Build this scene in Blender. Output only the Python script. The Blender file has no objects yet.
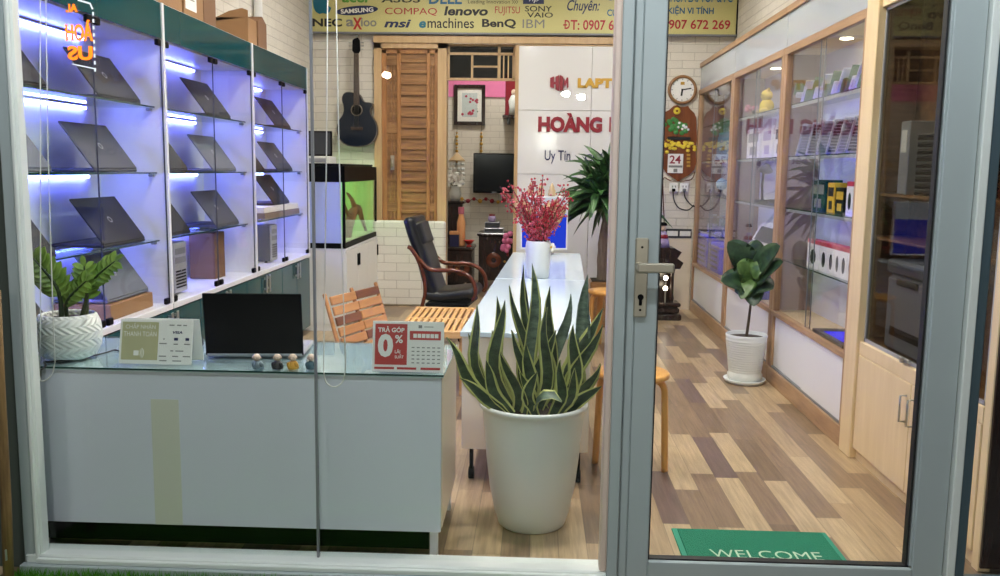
import bpy, math, random
from mathutils import Vector, Matrix
random.seed(7)
PI = math.pi
S = bpy.context.scene
COL = S.collection

# ------------------------------------------------------------------ camera
F_PX, CAM_H = 890.0, 1.42
YAW, PIT, ROL = 0.03922633, 0.13234066, 0.01305408
def _m3(rows): return Matrix(rows)
_cy, _sy, _cp, _sp, _cr, _sr = math.cos(YAW), math.sin(YAW), math.cos(PIT), math.sin(PIT), math.cos(ROL), math.sin(ROL)
W2C = _m3(((_cr, -_sr, 0), (_sr, _cr, 0), (0, 0, 1))) @ _m3(((1, 0, 0), (0, _cp, -_sp), (0, _sp, _cp))) @ _m3(((_cy, 0, _sy), (0, 1, 0), (-_sy, 0, _cy)))
cam = bpy.data.cameras.new('camera'); camo = bpy.data.objects.new('camera', cam); COL.objects.link(camo)
cam.sensor_fit = 'HORIZONTAL'; cam.sensor_width = 36.0; cam.lens = F_PX / 1000 * 36.0
cam.clip_start = 0.05; cam.clip_end = 100
def _row(i):                      # image axes (right, down, forward) -> world (x, y, z)
    r = W2C[i]; return Vector((r[0], r[2], -r[1]))
_x, _d, _f = _row(0), _row(1), _row(2)
camo.matrix_world = Matrix(((_x.x, -_d.x, -_f.x, 0), (_x.y, -_d.y, -_f.y, 0), (_x.z, -_d.z, -_f.z, CAM_H), (0, 0, 0, 1)))
S.camera = camo
def at(px, py, X=None, Y=None, Z=None):
    """survey of the photograph: the point where a sight line meets a plane of the room"""
    d = W2C.transposed() @ Vector(((px - 500) / F_PX, (py - 288) / F_PX, 1)); d = Vector((d.x, d.z, -d.y))
    t = X / d.x if X is not None else (Y / d.y if Y is not None else (Z - CAM_H) / d.z)
    return Vector((0, 0, CAM_H)) + d * t

# ------------------------------------------------------------------ world, exposure
w = bpy.data.worlds.new('evening'); S.world = w; w.use_nodes = True
w.node_tree.nodes['Background'].inputs[0].default_value = (0.54, 0.60, 0.60, 1)
w.node_tree.nodes['Background'].inputs[1].default_value = 0.07
S.view_settings.view_transform = 'Standard'; S.view_settings.look = 'None'
S.view_settings.exposure = 0.0; S.view_settings.gamma = 1.0; S.view_settings.use_curve_mapping = False
S.cycles.max_bounces = 10; S.cycles.transparent_max_bounces = 32; S.cycles.glossy_bounces = 4; S.cycles.diffuse_bounces = 5
S.cycles.caustics_reflective = False; S.cycles.caustics_refractive = False
S.cycles.sample_clamp_indirect = 6.0
LAMP_IN, LAMP_OUT, LED = 355.0, 1800.0, 66.0

# ------------------------------------------------------------------ materials
def lin(c):
    o = []
    for v in c[:3]:
        v /= 255.0
        o.append(v / 12.92 if v <= 0.04045 else ((v + 0.055) / 1.055) ** 2.4)
    return (o[0], o[1], o[2], 1.0)
class NT:
    def __init__(s, name):
        s.m = bpy.data.materials.new(name); s.m.use_nodes = True; s.t = s.m.node_tree; s.t.nodes.clear()
        s.out = s.n('ShaderNodeOutputMaterial')
    def n(s, typ, **kw):
        x = s.t.nodes.new(typ)
        for k, v in kw.items(): setattr(x, k, v)
        return x
    def l(s, a, b): s.t.links.new(a, b)
    def math(s, op, a, b=None, c=None):
        x = s.n('ShaderNodeMath', operation=op)
        for i, v in enumerate((a, b, c)):
            if v is None: continue
            if isinstance(v, (int, float)): x.inputs[i].default_value = v
            else: s.l(v, x.inputs[i])
        return x.outputs[0]
    def mix(s, fac, a, b):
        x = s.n('ShaderNodeMix', data_type='RGBA')
        for i, v in ((0, fac), (6, a), (7, b)):
            if isinstance(v, (int, float, tuple)): x.inputs[i].default_value = v
            else: s.l(v, x.inputs[i])
        return x.outputs[2]
    def noise(s, scale, detail=3, vec=None, rough=0.5, sc=None):
        x = s.n('ShaderNodeTexNoise'); x.inputs['Scale'].default_value = scale; x.inputs['Detail'].default_value = detail; x.inputs['Roughness'].default_value = rough
        if vec is None: vec = s.n('ShaderNodeTexCoord').outputs['Object']
        if sc:
            mp = s.n('ShaderNodeMapping'); mp.inputs['Scale'].default_value = sc; s.l(vec, mp.inputs[0]); vec = mp.outputs[0]
        s.l(vec, x.inputs['Vector']); return x.outputs['Fac']
    def bsdf(s, col, rough=0.5, metal=0.0, spec=0.5, bump=None, bstr=0.2, bdist=0.01, coat=0.0):
        b = s.n('ShaderNodeBsdfPrincipled')
        if isinstance(col, tuple): b.inputs['Base Color'].default_value = col
        else: s.l(col, b.inputs['Base Color'])
        if isinstance(rough, (int, float)): b.inputs['Roughness'].default_value = rough
        else: s.l(rough, b.inputs['Roughness'])
        b.inputs['Metallic'].default_value = metal; b.inputs['Specular IOR Level'].default_value = spec; b.inputs['Coat Weight'].default_value = coat
        if bump is not None:
            k = s.n('ShaderNodeBump'); k.inputs['Strength'].default_value = bstr; k.inputs['Distance'].default_value = bdist
            s.l(bump, k.inputs['Height']); s.l(k.outputs[0], b.inputs['Normal'])
        s.l(b.outputs[0], s.out.inputs[0]); return b
def plain(name, c, rough=0.5, metal=0.0, spec=0.5, var=0.10, scale=12.0, coat=0.0, bstr=0.0):
    """a colour with a little procedural unevenness"""
    t = NT(name); col = lin(c); f = t.noise(scale, 4)
    a = tuple(v * (1 - var) for v in col[:3]) + (1,); b = tuple(min(1, v * (1 + var)) for v in col[:3]) + (1,)
    t.bsdf(t.mix(f, a, b), rough, metal, spec, bump=f if bstr else None, bstr=bstr, coat=coat); return t.m
def emit(name, c, strength):
    t = NT(name); e = t.n('ShaderNodeEmission'); e.inputs[0].default_value = lin(c); e.inputs[1].default_value = strength
    t.l(e.outputs[0], t.out.inputs[0]); return t.m
def glass(name, tint=(255, 255, 255), k=1.0, rough=0.0, base=0.04):
    """thin pane: clear with Fresnel reflection"""
    t = NT(name); g = t.n('ShaderNodeNewGeometry'); d = t.n('ShaderNodeVectorMath', operation='DOT_PRODUCT')
    t.l(g.outputs['Incoming'], d.inputs[0]); t.l(g.outputs['Normal'], d.inputs[1])
    c = t.math('SUBTRACT', 1.0, t.math('ABSOLUTE', d.outputs['Value'])); f = t.math('POWER', c, 5.0)
    f = t.math('MULTIPLY', t.math('ADD', t.math('MULTIPLY', f, 1 - base), base), k)
    tr = t.n('ShaderNodeBsdfTransparent'); tr.inputs[0].default_value = lin(tint)
    gl = t.n('ShaderNodeBsdfGlossy'); gl.inputs['Roughness'].default_value = rough
    mx = t.n('ShaderNodeMixShader'); t.l(f, mx.inputs[0]); t.l(tr.outputs[0], mx.inputs[1]); t.l(gl.outputs[0], mx.inputs[2])
    t.l(mx.outputs[0], t.out.inputs[0]); return t.m
def wood(name, c1, c2, axis='z', rough=0.4, scale=9.0, coat=0.0, stretch=0.08):
    t = NT(name); sc = [1, 1, 1]; sc['xyz'.index(axis)] = stretch
    f = t.noise(scale * 4, 5, sc=tuple(sc), rough=0.6); g = t.noise(scale * 18, 3, sc=tuple(sc))
    r = t.n('ShaderNodeValToRGB'); r.color_ramp.elements[0].position = 0.33; r.color_ramp.elements[1].position = 0.68
    r.color_ramp.elements[0].color = lin(c1); r.color_ramp.elements[1].color = lin(c2); t.l(t.math('ADD', t.math('MULTIPLY', f, 0.75), t.math('MULTIPLY', g, 0.25)), r.inputs[0])
    t.bsdf(r.outputs[0], rough, bump=g, bstr=0.08, coat=coat); return t.m
def brickwall(name, u, v, c, cm, bw=0.24, bh=0.079, bstr=0.5):
    t = NT(name); tc = t.n('ShaderNodeTexCoord').outputs['Object']; sp = t.n('ShaderNodeSeparateXYZ'); t.l(tc, sp.inputs[0])
    cb = t.n('ShaderNodeCombineXYZ'); t.l(sp.outputs[u], cb.inputs[0]); t.l(sp.outputs[v], cb.inputs[1])
    b = t.n('ShaderNodeTexBrick'); t.l(cb.outputs[0], b.inputs['Vector'])
    b.inputs['Scale'].default_value = 1.0; b.inputs['Brick Width'].default_value = bw; b.inputs['Row Height'].default_value = bh
    b.inputs['Mortar Size'].default_value = 0.004; b.inputs['Mortar Smooth'].default_value = 0.6; b.inputs['Bias'].default_value = 0.0
    a = lin(c); b.inputs['Color1'].default_value = a; b.inputs['Color2'].default_value = tuple(x * 0.93 for x in a[:3]) + (1,); b.inputs['Mortar'].default_value = lin(cm)
    n = t.noise(40, 4)
    h = t.math('ADD', t.math('MULTIPLY', b.outputs['Fac'], -1.0), t.math('MULTIPLY', n, 0.3))
    t.bsdf(t.mix(t.math('MULTIPLY', n, 0.22), b.outputs['Color'], tuple(x * 0.72 for x in a[:3]) + (1,)), 0.65, bump=h, bstr=bstr, bdist=0.004); return t.m
def floor_mat():
    t = NT('floor_planks'); tc = t.n('ShaderNodeTexCoord').outputs['Object']; sp = t.n('ShaderNodeSeparateXYZ'); t.l(tc, sp.inputs[0])
    xr = t.math('DIVIDE', sp.outputs[0], 0.108); row = t.math('FLOOR', xr)
    wn = t.n('ShaderNodeTexWhiteNoise', noise_dimensions='1D'); t.l(row, wn.inputs['W'])
    yr = t.math('ADD', t.math('DIVIDE', sp.outputs[1], 0.64), wn.outputs['Value']); idx = t.math('FLOOR', yr)
    cb = t.n('ShaderNodeCombineXYZ'); t.l(row, cb.inputs[0]); t.l(idx, cb.inputs[1])
    w2 = t.n('ShaderNodeTexWhiteNoise', noise_dimensions='2D'); t.l(cb.outputs[0], w2.inputs['Vector'])
    r = t.n('ShaderNodeValToRGB'); r.color_ramp.interpolation = 'CONSTANT'; e = r.color_ramp.elements
    cols = ((0, (188, 164, 130)), (0.34, (140, 116, 92)), (0.52, (174, 149, 116)), (0.74, (116, 95, 87)), (0.86, (128, 106, 83)))
    e[0].position = 0; e[0].color = lin(cols[0][1]); e[1].position = cols[1][0]; e[1].color = lin(cols[1][1])
    for p, c in cols[2:]:
        q = e.new(p); q.color = lin(c)
    t.l(w2.outputs['Value'], r.inputs[0])
    # grain, shifted plank by plank
    mv = t.n('ShaderNodeVectorMath', operation='MULTIPLY_ADD'); t.l(cb.outputs[0], mv.inputs[0]); mv.inputs[1].default_value = (3.7, 5.1, 0); t.l(tc, mv.inputs[2])
    g = t.noise(70, 5, vec=mv.outputs[0], sc=(1, 0.05, 1), rough=0.65); g2 = t.noise(26, 3, vec=mv.outputs[0], sc=(1, 0.09, 1))
    gg = t.math('ADD', t.math('MULTIPLY', g, 0.7), t.math('MULTIPLY', g2, 0.3))
    k = t.n('ShaderNodeMapRange'); k.inputs['From Min'].default_value = 0.3; k.inputs['From Max'].default_value = 0.7; k.inputs['To Min'].default_value = 0.60; k.inputs['To Max'].default_value = 1.22; t.l(gg, k.inputs[0])
    v = t.n('ShaderNodeVectorMath', operation='SCALE'); t.l(r.outputs[0], v.inputs[0]); t.l(k.outputs[0], v.inputs['Scale'])
    fx = t.math('FRACT', xr); fy = t.math('FRACT', yr)
    ex = t.math('MINIMUM', fx, t.math('SUBTRACT', 1.0, fx)); ey = t.math('MULTIPLY', t.math('MINIMUM', fy, t.math('SUBTRACT', 1.0, fy)), 6.5)
    line = t.math('LESS_THAN', t.math('MINIMUM', ex, ey), 0.012)
    col = t.mix(t.math('MULTIPLY', line, 0.55), v.outputs[0], (0.07, 0.05, 0.04, 1))
    t.bsdf(col, 0.30, bump=g, bstr=0.04, spec=0.45); return t.m
def leafmat(name, c1, c2, scale=14, rough=0.38, stripes=None):
    t = NT(name); f = t.noise(scale, 4)
    r = t.n('ShaderNodeValToRGB'); r.color_ramp.elements[0].position = 0.35; r.color_ramp.elements[1].position = 0.65
    r.color_ramp.elements[0].color = lin(c1); r.color_ramp.elements[1].color = lin(c2)
    if stripes:
        n = t.noise(stripes, 5, sc=(0.35, 0.35, 1.0), rough=0.7); t.l(n, r.inputs[0])
    else: t.l(f, r.inputs[0])
    b = t.bsdf(r.outputs[0], rough); return t.m

M = {}
M['floor'] = floor_mat()
M['brick_xz'] = brickwall('whitewashed_brick_back', 0, 2, (226, 219, 206), (186, 178, 166))
M['brick_yz'] = brickwall('whitewashed_brick_side', 1, 2, (222, 216, 204), (182, 176, 166))
M['brick_low'] = brickwall('pale_brick_panel', 0, 2, (228, 224, 214), (176, 170, 160), 0.26, 0.09, 0.7)
M['ceiling'] = plain('ceiling_paint', (232, 230, 224), 0.8, var=0.03)
M['white_lam'] = plain('white_laminate', (232, 232, 236), 0.28, var=0.02)
M['white_mat'] = plain('white_paint', (236, 235, 232), 0.6, var=0.02)
M['counter_white'] = plain('counter_white', (230, 231, 244), 0.22, var=0.03, scale=3)
M['counter_top'] = plain('counter_top_glossy', (214, 228, 236), 0.07, var=0.02)
M['beige_lam'] = plain('beige_laminate', (232, 218, 196), 0.3, var=0.05, scale=4)
M['teal'] = plain('teal_gloss', (5, 66, 74), 0.10, spec=0.22, var=0.04, scale=3)
M['teal_door'] = plain('teal_cabinet_door', (8, 74, 82), 0.14, var=0.04, scale=3)
M['alu'] = plain('grey_aluminium', (172, 183, 184), 0.36, metal=0.0, var=0.04, scale=5)
M['alu_white'] = plain('white_aluminium', (226, 232, 228), 0.38, var=0.05, scale=5)
M['alu_pink'] = plain('pale_pink_aluminium', (222, 200, 186), 0.4, var=0.03)
M['alu_dark'] = plain('dark_blue_grey_aluminium', (72, 90, 98), 0.4, var=0.05)
M['seal'] = plain('black_rubber_seal', (18, 20, 20), 0.6)
M['glass'] = glass('clear_glass', k=0.85)
M['glass_front'] = glass('shopfront_glass', (250, 252, 251), 0.7)
M['glass_green'] = glass('green_tinted_glass', (238, 250, 247), 1.0)
M['glass_cab'] = glass('cabinet_door_glass', k=0.35)
M['glass_top'] = glass('counter_top_glass', (250, 255, 254), 1.0)
M['glass_grey'] = glass('smoked_glass', (120, 122, 124), 1.0)
M['glass_edge'] = plain('dark_green_glass_edge', (12, 60, 52), 0.1)
M['lap_dark'] = plain('laptop_cover_charcoal', (34, 35, 40), 0.55, spec=0.2)
M['lap_mid'] = plain('laptop_cover_grey', (68, 70, 80), 0.55, spec=0.2)
M['lap_silver'] = plain('laptop_cover_silver', (104, 108, 118), 0.55, spec=0.2)
M['lap_black'] = plain('laptop_cover_black', (12, 13, 20), 0.5, spec=0.2)
M['mauve'] = plain('mauve_reflection_laminate', (150, 122, 114), 0.3, var=0.08, scale=5)  # brownish reflection painted into the cabinet side panels
M['glass_smoke'] = glass('lightly_smoked_glass', (226, 226, 222), 0.55)
M['steel'] = plain('brushed_steel', (190, 190, 186), 0.3, metal=0.9)
M['champagne'] = plain('champagne_metal', (190, 182, 164), 0.32, metal=0.6)
M['black'] = plain('black_plastic', (7, 7, 9), 0.5, spec=0.08)
M['black_gloss'] = plain('black_gloss', (10, 11, 12), 0.12)
M['dark_grey'] = plain('dark_grey_plastic', (58, 60, 66), 0.4)
M['mid_grey'] = plain('mid_grey_plastic', (120, 122, 128), 0.4)
M['silver'] = plain('silver_plastic', (168, 170, 176), 0.35, metal=0.3)
M['brown_wood'] = wood('tan_cabinet_wood', (150, 116, 86), (190, 152, 116), 'z', 0.35)
M['brown_wood_y'] = wood('tan_cabinet_wood_rail', (150, 116, 86), (190, 152, 116), 'y', 0.35)
M['cream_wood'] = wood('cream_veneer', (222, 196, 152), (236, 212, 170), 'z', 0.35, 4)
M['dark_wood'] = wood('dark_carved_wood', (26, 15, 13), (52, 30, 25), 'z', 0.22, 8)
M['door_wood'] = wood('oak_door_wood', (146, 98, 54), (190, 136, 84), 'z', 0.35, 6)
M['door_slat'] = wood('red_oak_slat_wood', (116, 80, 48), (178, 132, 86), 'x', 0.3, 6)
M['frame_wood'] = wood('pale_frame_wood', (186, 152, 108), (206, 174, 130), 'z', 0.4, 5)
M['stool_wood'] = wood('honey_birch_wood', (196, 138, 66), (222, 168, 92), 'z', 0.35, 5)
M['acacia_a'] = wood('acacia_slat_light', (176, 122, 70), (206, 152, 96), 'x', 0.4, 6)
M['acacia_b'] = wood('acacia_slat_dark', (98, 60, 36), (140, 88, 54), 'x', 0.4, 6)
M['slat_y'] = wood('honey_slat', (206, 156, 88), (230, 184, 118), 'x', 0.4, 6)
M['arm_wood'] = wood('mahogany_arm_wood', (72, 32, 18), (116, 56, 32), 'x', 0.2, 6)
M['leather'] = plain('black_leather', (15, 17, 22), 0.33, var=0.2, scale=30, bstr=0.15)
M['carton'] = plain('brown_cardboard', (150, 112, 74), 0.75, var=0.08, scale=6)
M['carton_dark'] = plain('brown_cardboard_side', (118, 84, 56), 0.75, var=0.08, scale=6)
M['carton_grey'] = plain('grey_brown_cardboard', (128, 112, 100), 0.75, var=0.08, scale=6)
M['paper'] = plain('white_paper', (238, 236, 230), 0.6, var=0.02)
M['ceramic'] = plain('white_ceramic', (220, 224, 222), 0.28, var=0.04, scale=4)
M['soil'] = plain('dark_soil', (50, 38, 30), 0.9, var=0.5, scale=60, bstr=0.8)
M['red'] = plain('red_print', (178, 38, 34), 0.4)
M['crimson'] = plain('crimson_letter', (140, 22, 40), 0.35)
M['gold'] = plain('gold_letter', (196, 152, 58), 0.3, metal=0.3)
M['navy'] = plain('navy_letter', (30, 34, 84), 0.4)
M['ink'] = plain('black_ink', (22, 22, 24), 0.5)
M['ink_red'] = plain('red_ink', (172, 24, 44), 0.5)
M['ink_blue'] = plain('blue_ink', (20, 96, 140), 0.5)
M['ink_teal'] = plain('teal_ink', (22, 112, 134), 0.5)
M['ink_green'] = plain('green_ink', (84, 150, 44), 0.5)
M['ink_grey'] = plain('grey_ink', (128, 128, 124), 0.5)
M['ink_navy'] = plain('navy_ink', (28, 40, 84), 0.5)
M['yellow'] = plain('yellow_print', (226, 186, 40), 0.45)
M['pink'] = plain('pink_paint', (232, 128, 176), 0.6)
M['cord'] = plain('white_cord', (224, 222, 216), 0.5)
M['cable'] = plain('black_cable', (16, 17, 18), 0.5)
M['lilac'] = plain('lilac_plastic', (176, 160, 204), 0.35)
M['blue_box'] = plain('blue_plastic', (40, 56, 190), 0.35)
M['concrete'] = plain('grey_tiles', (120, 124, 122), 0.7, var=0.12, scale=9, bstr=0.1)
M['clad'] = plain('dark_green_grey_cladding', (72, 80, 74), 0.6, var=0.06)
M['led'] = emit('led_strip_light', (92, 104, 255), LED)
M['lamp'] = emit('warm_white_lamp', (255, 247, 238), LAMP_IN)
M['tube'] = emit('added_cool_white_tube', (240, 248, 255), 200.0)
M['street'] = emit('street_bulb', (250, 246, 236), LAMP_OUT)
M['spot'] = emit('small_spot', (255, 236, 206), 24.0)
M['sign_reflection'] = emit('orange_led_reflection', (255, 120, 30), 2.6)
M['sign_reflection_white'] = emit('white_led_reflection', (240, 244, 250), 1.3)

# ------------------------------------------------------------------ mesh building
def T(x=0, y=0, z=0): return Matrix.Translation((x, y, z))
def RX(a): return Matrix.Rotation(a, 4, 'X')
def RY(a): return Matrix.Rotation(a, 4, 'Y')
def RZ(a): return Matrix.Rotation(a, 4, 'Z')
class MB:
    def __init__(s): s.v, s.f, s.s, s.mi, s.cur = [], [], [], [], 0
    def add(s, vs, fs, smooth=False, m=None):
        o = len(s.v); s.v += [tuple(m @ Vector(v)) if m else tuple(v) for v in vs]
        for f in fs: s.f.append([i + o for i in f]); s.s.append(smooth); s.mi.append(s.cur)
        return s
    def box(s, lo, hi, b=0.0, m=None):
        lo, hi = [min(a, c) for a, c in zip(lo, hi)], [max(a, c) for a, c in zip(lo, hi)]
        b = min(b, *[(h - l) * 0.49 for l, h in zip(lo, hi)])
        if b <= 0:
            vs = [(x, y, z) for x in (lo[0], hi[0]) for y in (lo[1], hi[1]) for z in (lo[2], hi[2])]
            return s.add(vs, [(0, 1, 3, 2), (4, 6, 7, 5), (0, 4, 5, 1), (2, 3, 7, 6), (0, 2, 6, 4), (1, 5, 7, 3)], m=m)
        vs, idx = [], {}
        for sx in (0, 1):
            for sy in (0, 1):
                for sz in (0, 1):
                    c = [(lo, hi)[q][i] for i, q in enumerate((sx, sy, sz))]; sg = [1 if q == 0 else -1 for q in (sx, sy, sz)]
                    for ax in range(3):
                        p = [c[i] + (0 if i == ax else sg[i] * b) for i in range(3)]; idx[(sx, sy, sz, ax)] = len(vs); vs.append(p)
        fs = []
        for ax in range(3):
            o = [i for i in range(3) if i != ax]
            for q in (0, 1):
                ring = []
                for a, c in ((0, 0), (1, 0), (1, 1), (0, 1)):
                    k = [0, 0, 0]; k[ax] = q; k[o[0]] = a; k[o[1]] = c; ring.append(idx[(*k, ax)])
                flip = (ax == 1) ^ (q == 0); fs.append(ring[::-1] if flip else ring)
            for a in (0, 1):
                for c in (0, 1):
                    k0 = [0, 0, 0]; k0[o[0]] = a; k0[o[1]] = c; k1 = list(k0); k1[ax] = 1
                    fs.append([idx[(*k0, o[0])], idx[(*k1, o[0])], idx[(*k1, o[1])], idx[(*k0, o[1])]])
        for sx in (0, 1):
            for sy in (0, 1):
                for sz in (0, 1): fs.append([idx[(sx, sy, sz, 0)], idx[(sx, sy, sz, 1)], idx[(sx, sy, sz, 2)]])
        return s.add(vs, fs, m=m)
    def tube(s, pts, r, seg=8, m=None, flat=1.0, up=None, cap=True):
        P = [Vector(p) for p in pts]; n = len(P); R = r if isinstance(r, (list, tuple)) else [r] * n
        vs, fs = [], []; ref = Vector(up) if up else None
        for i in range(n):
            t = (P[min(i + 1, n - 1)] - P[max(i - 1, 0)]).normalized()
            if ref is None: ref = Vector((0, 0, 1)) if abs(t.z) < 0.9 else Vector((1, 0, 0))
            a = ref - t * ref.dot(t)
            if a.length < 1e-4: a = t.orthogonal()
            a.normalize(); b = t.cross(a)
            if not up: ref = a
            for k in range(seg):
                an = 2 * PI * k / seg; vs.append(P[i] + a * math.cos(an) * R[i] * flat + b * math.sin(an) * R[i])
        for i in range(n - 1):
            for k in range(seg): fs.append((i * seg + k, i * seg + (k + 1) % seg, (i + 1) * seg + (k + 1) % seg, (i + 1) * seg + k))
        s.add(vs, fs, True, m)
        if cap:
            o = len(s.v) - len(vs)
            for ring in (list(range(seg))[::-1], [(n - 1) * seg + k for k in range(seg)]):
                s.f.append([o + q for q in ring]); s.s.append(False); s.mi.append(s.cur)
        return s
    def lathe(s, prof, seg=32, m=None, smooth=True):
        vs, fs = [], []
        for r, z in prof:
            for k in range(seg): a = 2 * PI * k / seg; vs.append((max(r, 1e-5) * math.cos(a), max(r, 1e-5) * math.sin(a), z))
        for i in range(len(prof) - 1):
            for k in range(seg): fs.append((i * seg + k, i * seg + (k + 1) % seg, (i + 1) * seg + (k + 1) % seg, (i + 1) * seg + k))
        return s.add(vs, fs, smooth, m)
    def cyl(s, r, z0, z1, seg=24, m=None, r1=None):
        r1 = r if r1 is None else r1
        s.lathe([(r, z0), (r1, z1)], seg, m)
        s.lathe([(0, z0), (r, z0)], seg, m, False); return s.lathe([(r1, z1), (0, z1)], seg, m, False)
    def ball(s, r, c=(0, 0, 0), sc=(1, 1, 1), seg=12, m=None):
        pr = [(r * math.sin(PI * i / (seg // 2)), -r * math.cos(PI * i / (seg // 2))) for i in range(seg // 2 + 1)]
        mm = T(*c) @ Matrix.Diagonal((*sc, 1)); return s.lathe(pr, seg, (m @ mm) if m else mm)
    def prism(s, poly, d0, d1, m=None, smooth=False):
        """polygon in local XY pushed along local Z from d0 to d1"""
        n = len(poly); vs = [(x, y, d0) for x, y in poly] + [(x, y, d1) for x, y in poly]
        s.add(vs, [list(range(n))[::-1], list(range(n, 2 * n))], False, m); o = len(s.v) - 2 * n
        for i in range(n): s.f.append([o + i, o + (i + 1) % n, o + n + (i + 1) % n, o + n + i]); s.s.append(smooth); s.mi.append(s.cur)
        return s
    def leaf(s, path, wid, nrm, thick=0.003, fold=0.12, margin=0.0, mi=(0, 1)):
        """blade with a rib, real thickness and, if wanted, a margin of another material"""
        P = [Vector(p) for p in path]; n = len(P); N = nrm if callable(nrm) else Vector(nrm)
        fr = [-1, -1 + margin * 2, 0, 1 - margin * 2, 1] if margin else [-1, -0.5, 0, 0.5, 1]
        vs, fs, ms = [], [], []
        for i in range(n):
            t = (P[min(i + 1, n - 1)] - P[max(i - 1, 0)]).normalized(); b = t.cross(N(i / (n - 1)) if callable(N) else N)
            if b.length < 1e-4: b = t.orthogonal()
            b.normalize(); q = b.cross(t).normalized(); wd = wid[i] if not callable(wid) else wid(i / (n - 1))
            for k, u in enumerate(fr): vs.append(P[i] + b * u * wd + q * (abs(u) ** 1.5) * wd * fold * 2)
            for k in (3, 2, 1):
                u = fr[k]; vs.append(P[i] + b * u * wd + q * ((abs(u) ** 1.5) * wd * fold * 2 - thick * (0.4 if k != 2 else 1)))
        for i in range(n - 1):
            for k in range(8):
                fs.append((i * 8 + k, i * 8 + (k + 1) % 8, (i + 1) * 8 + (k + 1) % 8, (i + 1) * 8 + k)); ms.append(mi[1] if margin and k in (0, 3, 4, 7) else mi[0])
        o = len(s.v); s.v += [tuple(v) for v in vs]
        for f, q in zip(fs, ms): s.f.append([i + o for i in f]); s.s.append(True); s.mi.append(q)
        return s
    def shift(s, d):
        s.v = [(x - d[0], y - d[1], z - d[2]) for x, y, z in s.v]; return s
    def mesh(s, name, mats):
        me = bpy.data.meshes.new(name); me.from_pydata(s.v, [], s.f)
        me.polygons.foreach_set('use_smooth', s.s); me.polygons.foreach_set('material_index', s.mi)
        for m in (mats if isinstance(mats, (list, tuple)) else [mats]): me.materials.append(M[m] if isinstance(m, str) else m)
        me.validate(); me.update(); return me
def tag(o, label=None, cat=None, group=None, kind=None):
    for k, v in (('label', label), ('category', cat), ('group', group), ('kind', kind)):
        if v: o[k] = v
    return o
def obj(name, mb, mats, parent=None, world=False, **kw):
    """one mesh object; world=True means the mesh was drawn in room coordinates"""
    if world and parent is not None: mb.shift(wloc(parent))
    o = bpy.data.objects.new(name, mb.mesh(name, mats)); COL.objects.link(o)
    if parent is not None: o.parent = parent
    return tag(o, **kw) if kw else o
def wloc(o):
    v = Vector(o.location)
    while o.parent: o = o.parent; v = v + Vector(o.location)
    return v
def thing(name, loc, label, cat, group=None, rz=0.0):
    o = bpy.data.objects.new(name, None); COL.objects.link(o); o.location = loc; o.rotation_euler = (0, 0, rz); o.empty_display_size = 0.05
    return tag(o, label, cat, group)
def struct(name, mb, mats, parent=None):
    return obj(name, mb, mats, parent, world=parent is not None, **({'kind': 'structure'} if parent is None else {}))
def copy_tree(o, parent=None):
    c = o.copy(); COL.objects.link(c)
    if parent: c.parent = parent
    for ch in list(o.children): copy_tree(ch, c)
    return c
def textmesh(body, offset=0.0, extrude=0.0, shear=0.0):
    cu = bpy.data.curves.new('t', 'FONT'); cu.body = body; cu.offset = offset; cu.extrude = extrude; cu.shear = shear; cu.resolution_u = 3; cu.size = 1.0
    ob = bpy.data.objects.new('t', cu); me = bpy.data.meshes.new_from_object(ob); vs = [tuple(v.co) for v in me.vertices]; fs = [list(p.vertices) for p in me.polygons]
    bpy.data.objects.remove(ob); bpy.data.curves.remove(cu); bpy.data.meshes.remove(me); return vs, fs
def write(mb, body, m, x0, x1, y0, y1, bold=0.0, ex=0.02, shear=0.0, mirror=False):
    """lettering fitted into a rectangle of the local XY plane, facing local +Z"""
    vs, fs = textmesh(body, bold, ex, shear)
    if not vs: return mb
    a, b = min(v[0] for v in vs), max(v[0] for v in vs); c, d = min(v[1] for v in vs), max(v[1] for v in vs)
    kx, ky = (x1 - x0) / max(b - a, 1e-6), (y1 - y0) / max(d - c, 1e-6)
    out = [((x1 - (v[0] - a) * kx) if mirror else (x0 + (v[0] - a) * kx), y0 + (v[1] - c) * ky, v[2] * ky) for v in vs]
    return mb.add(out, fs, False, m)
FACE_Y = lambda y: T(0, y, 0) @ RX(PI / 2)           # local (x, y, z) -> (X, Z) on a plane facing the street
def write_px(mb, body, x0, y0, x1, y1, Y, **kw):
    a, b = at(x0, y1, Y=Y), at(x1, y0, Y=Y); return write(mb, body, FACE_Y(Y), a.x, b.x, a.z, b.z, **kw)
def smooth_path(pts, n=6):
    P = [Vector(p) for p in pts]; out = []
    for i in range(len(P) - 1):
        p0, p1, p2, p3 = P[max(i - 1, 0)], P[i], P[i + 1], P[min(i + 2, len(P) - 1)]
        for k in range(n):
            t = k / n; out.append(0.5 * ((2 * p1) + (p2 - p0) * t + (2 * p0 - 5 * p1 + 4 * p2 - p3) * t * t + (3 * p1 - p0 - 3 * p2 + p3) * t ** 3))
    return out + [P[-1]]
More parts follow.
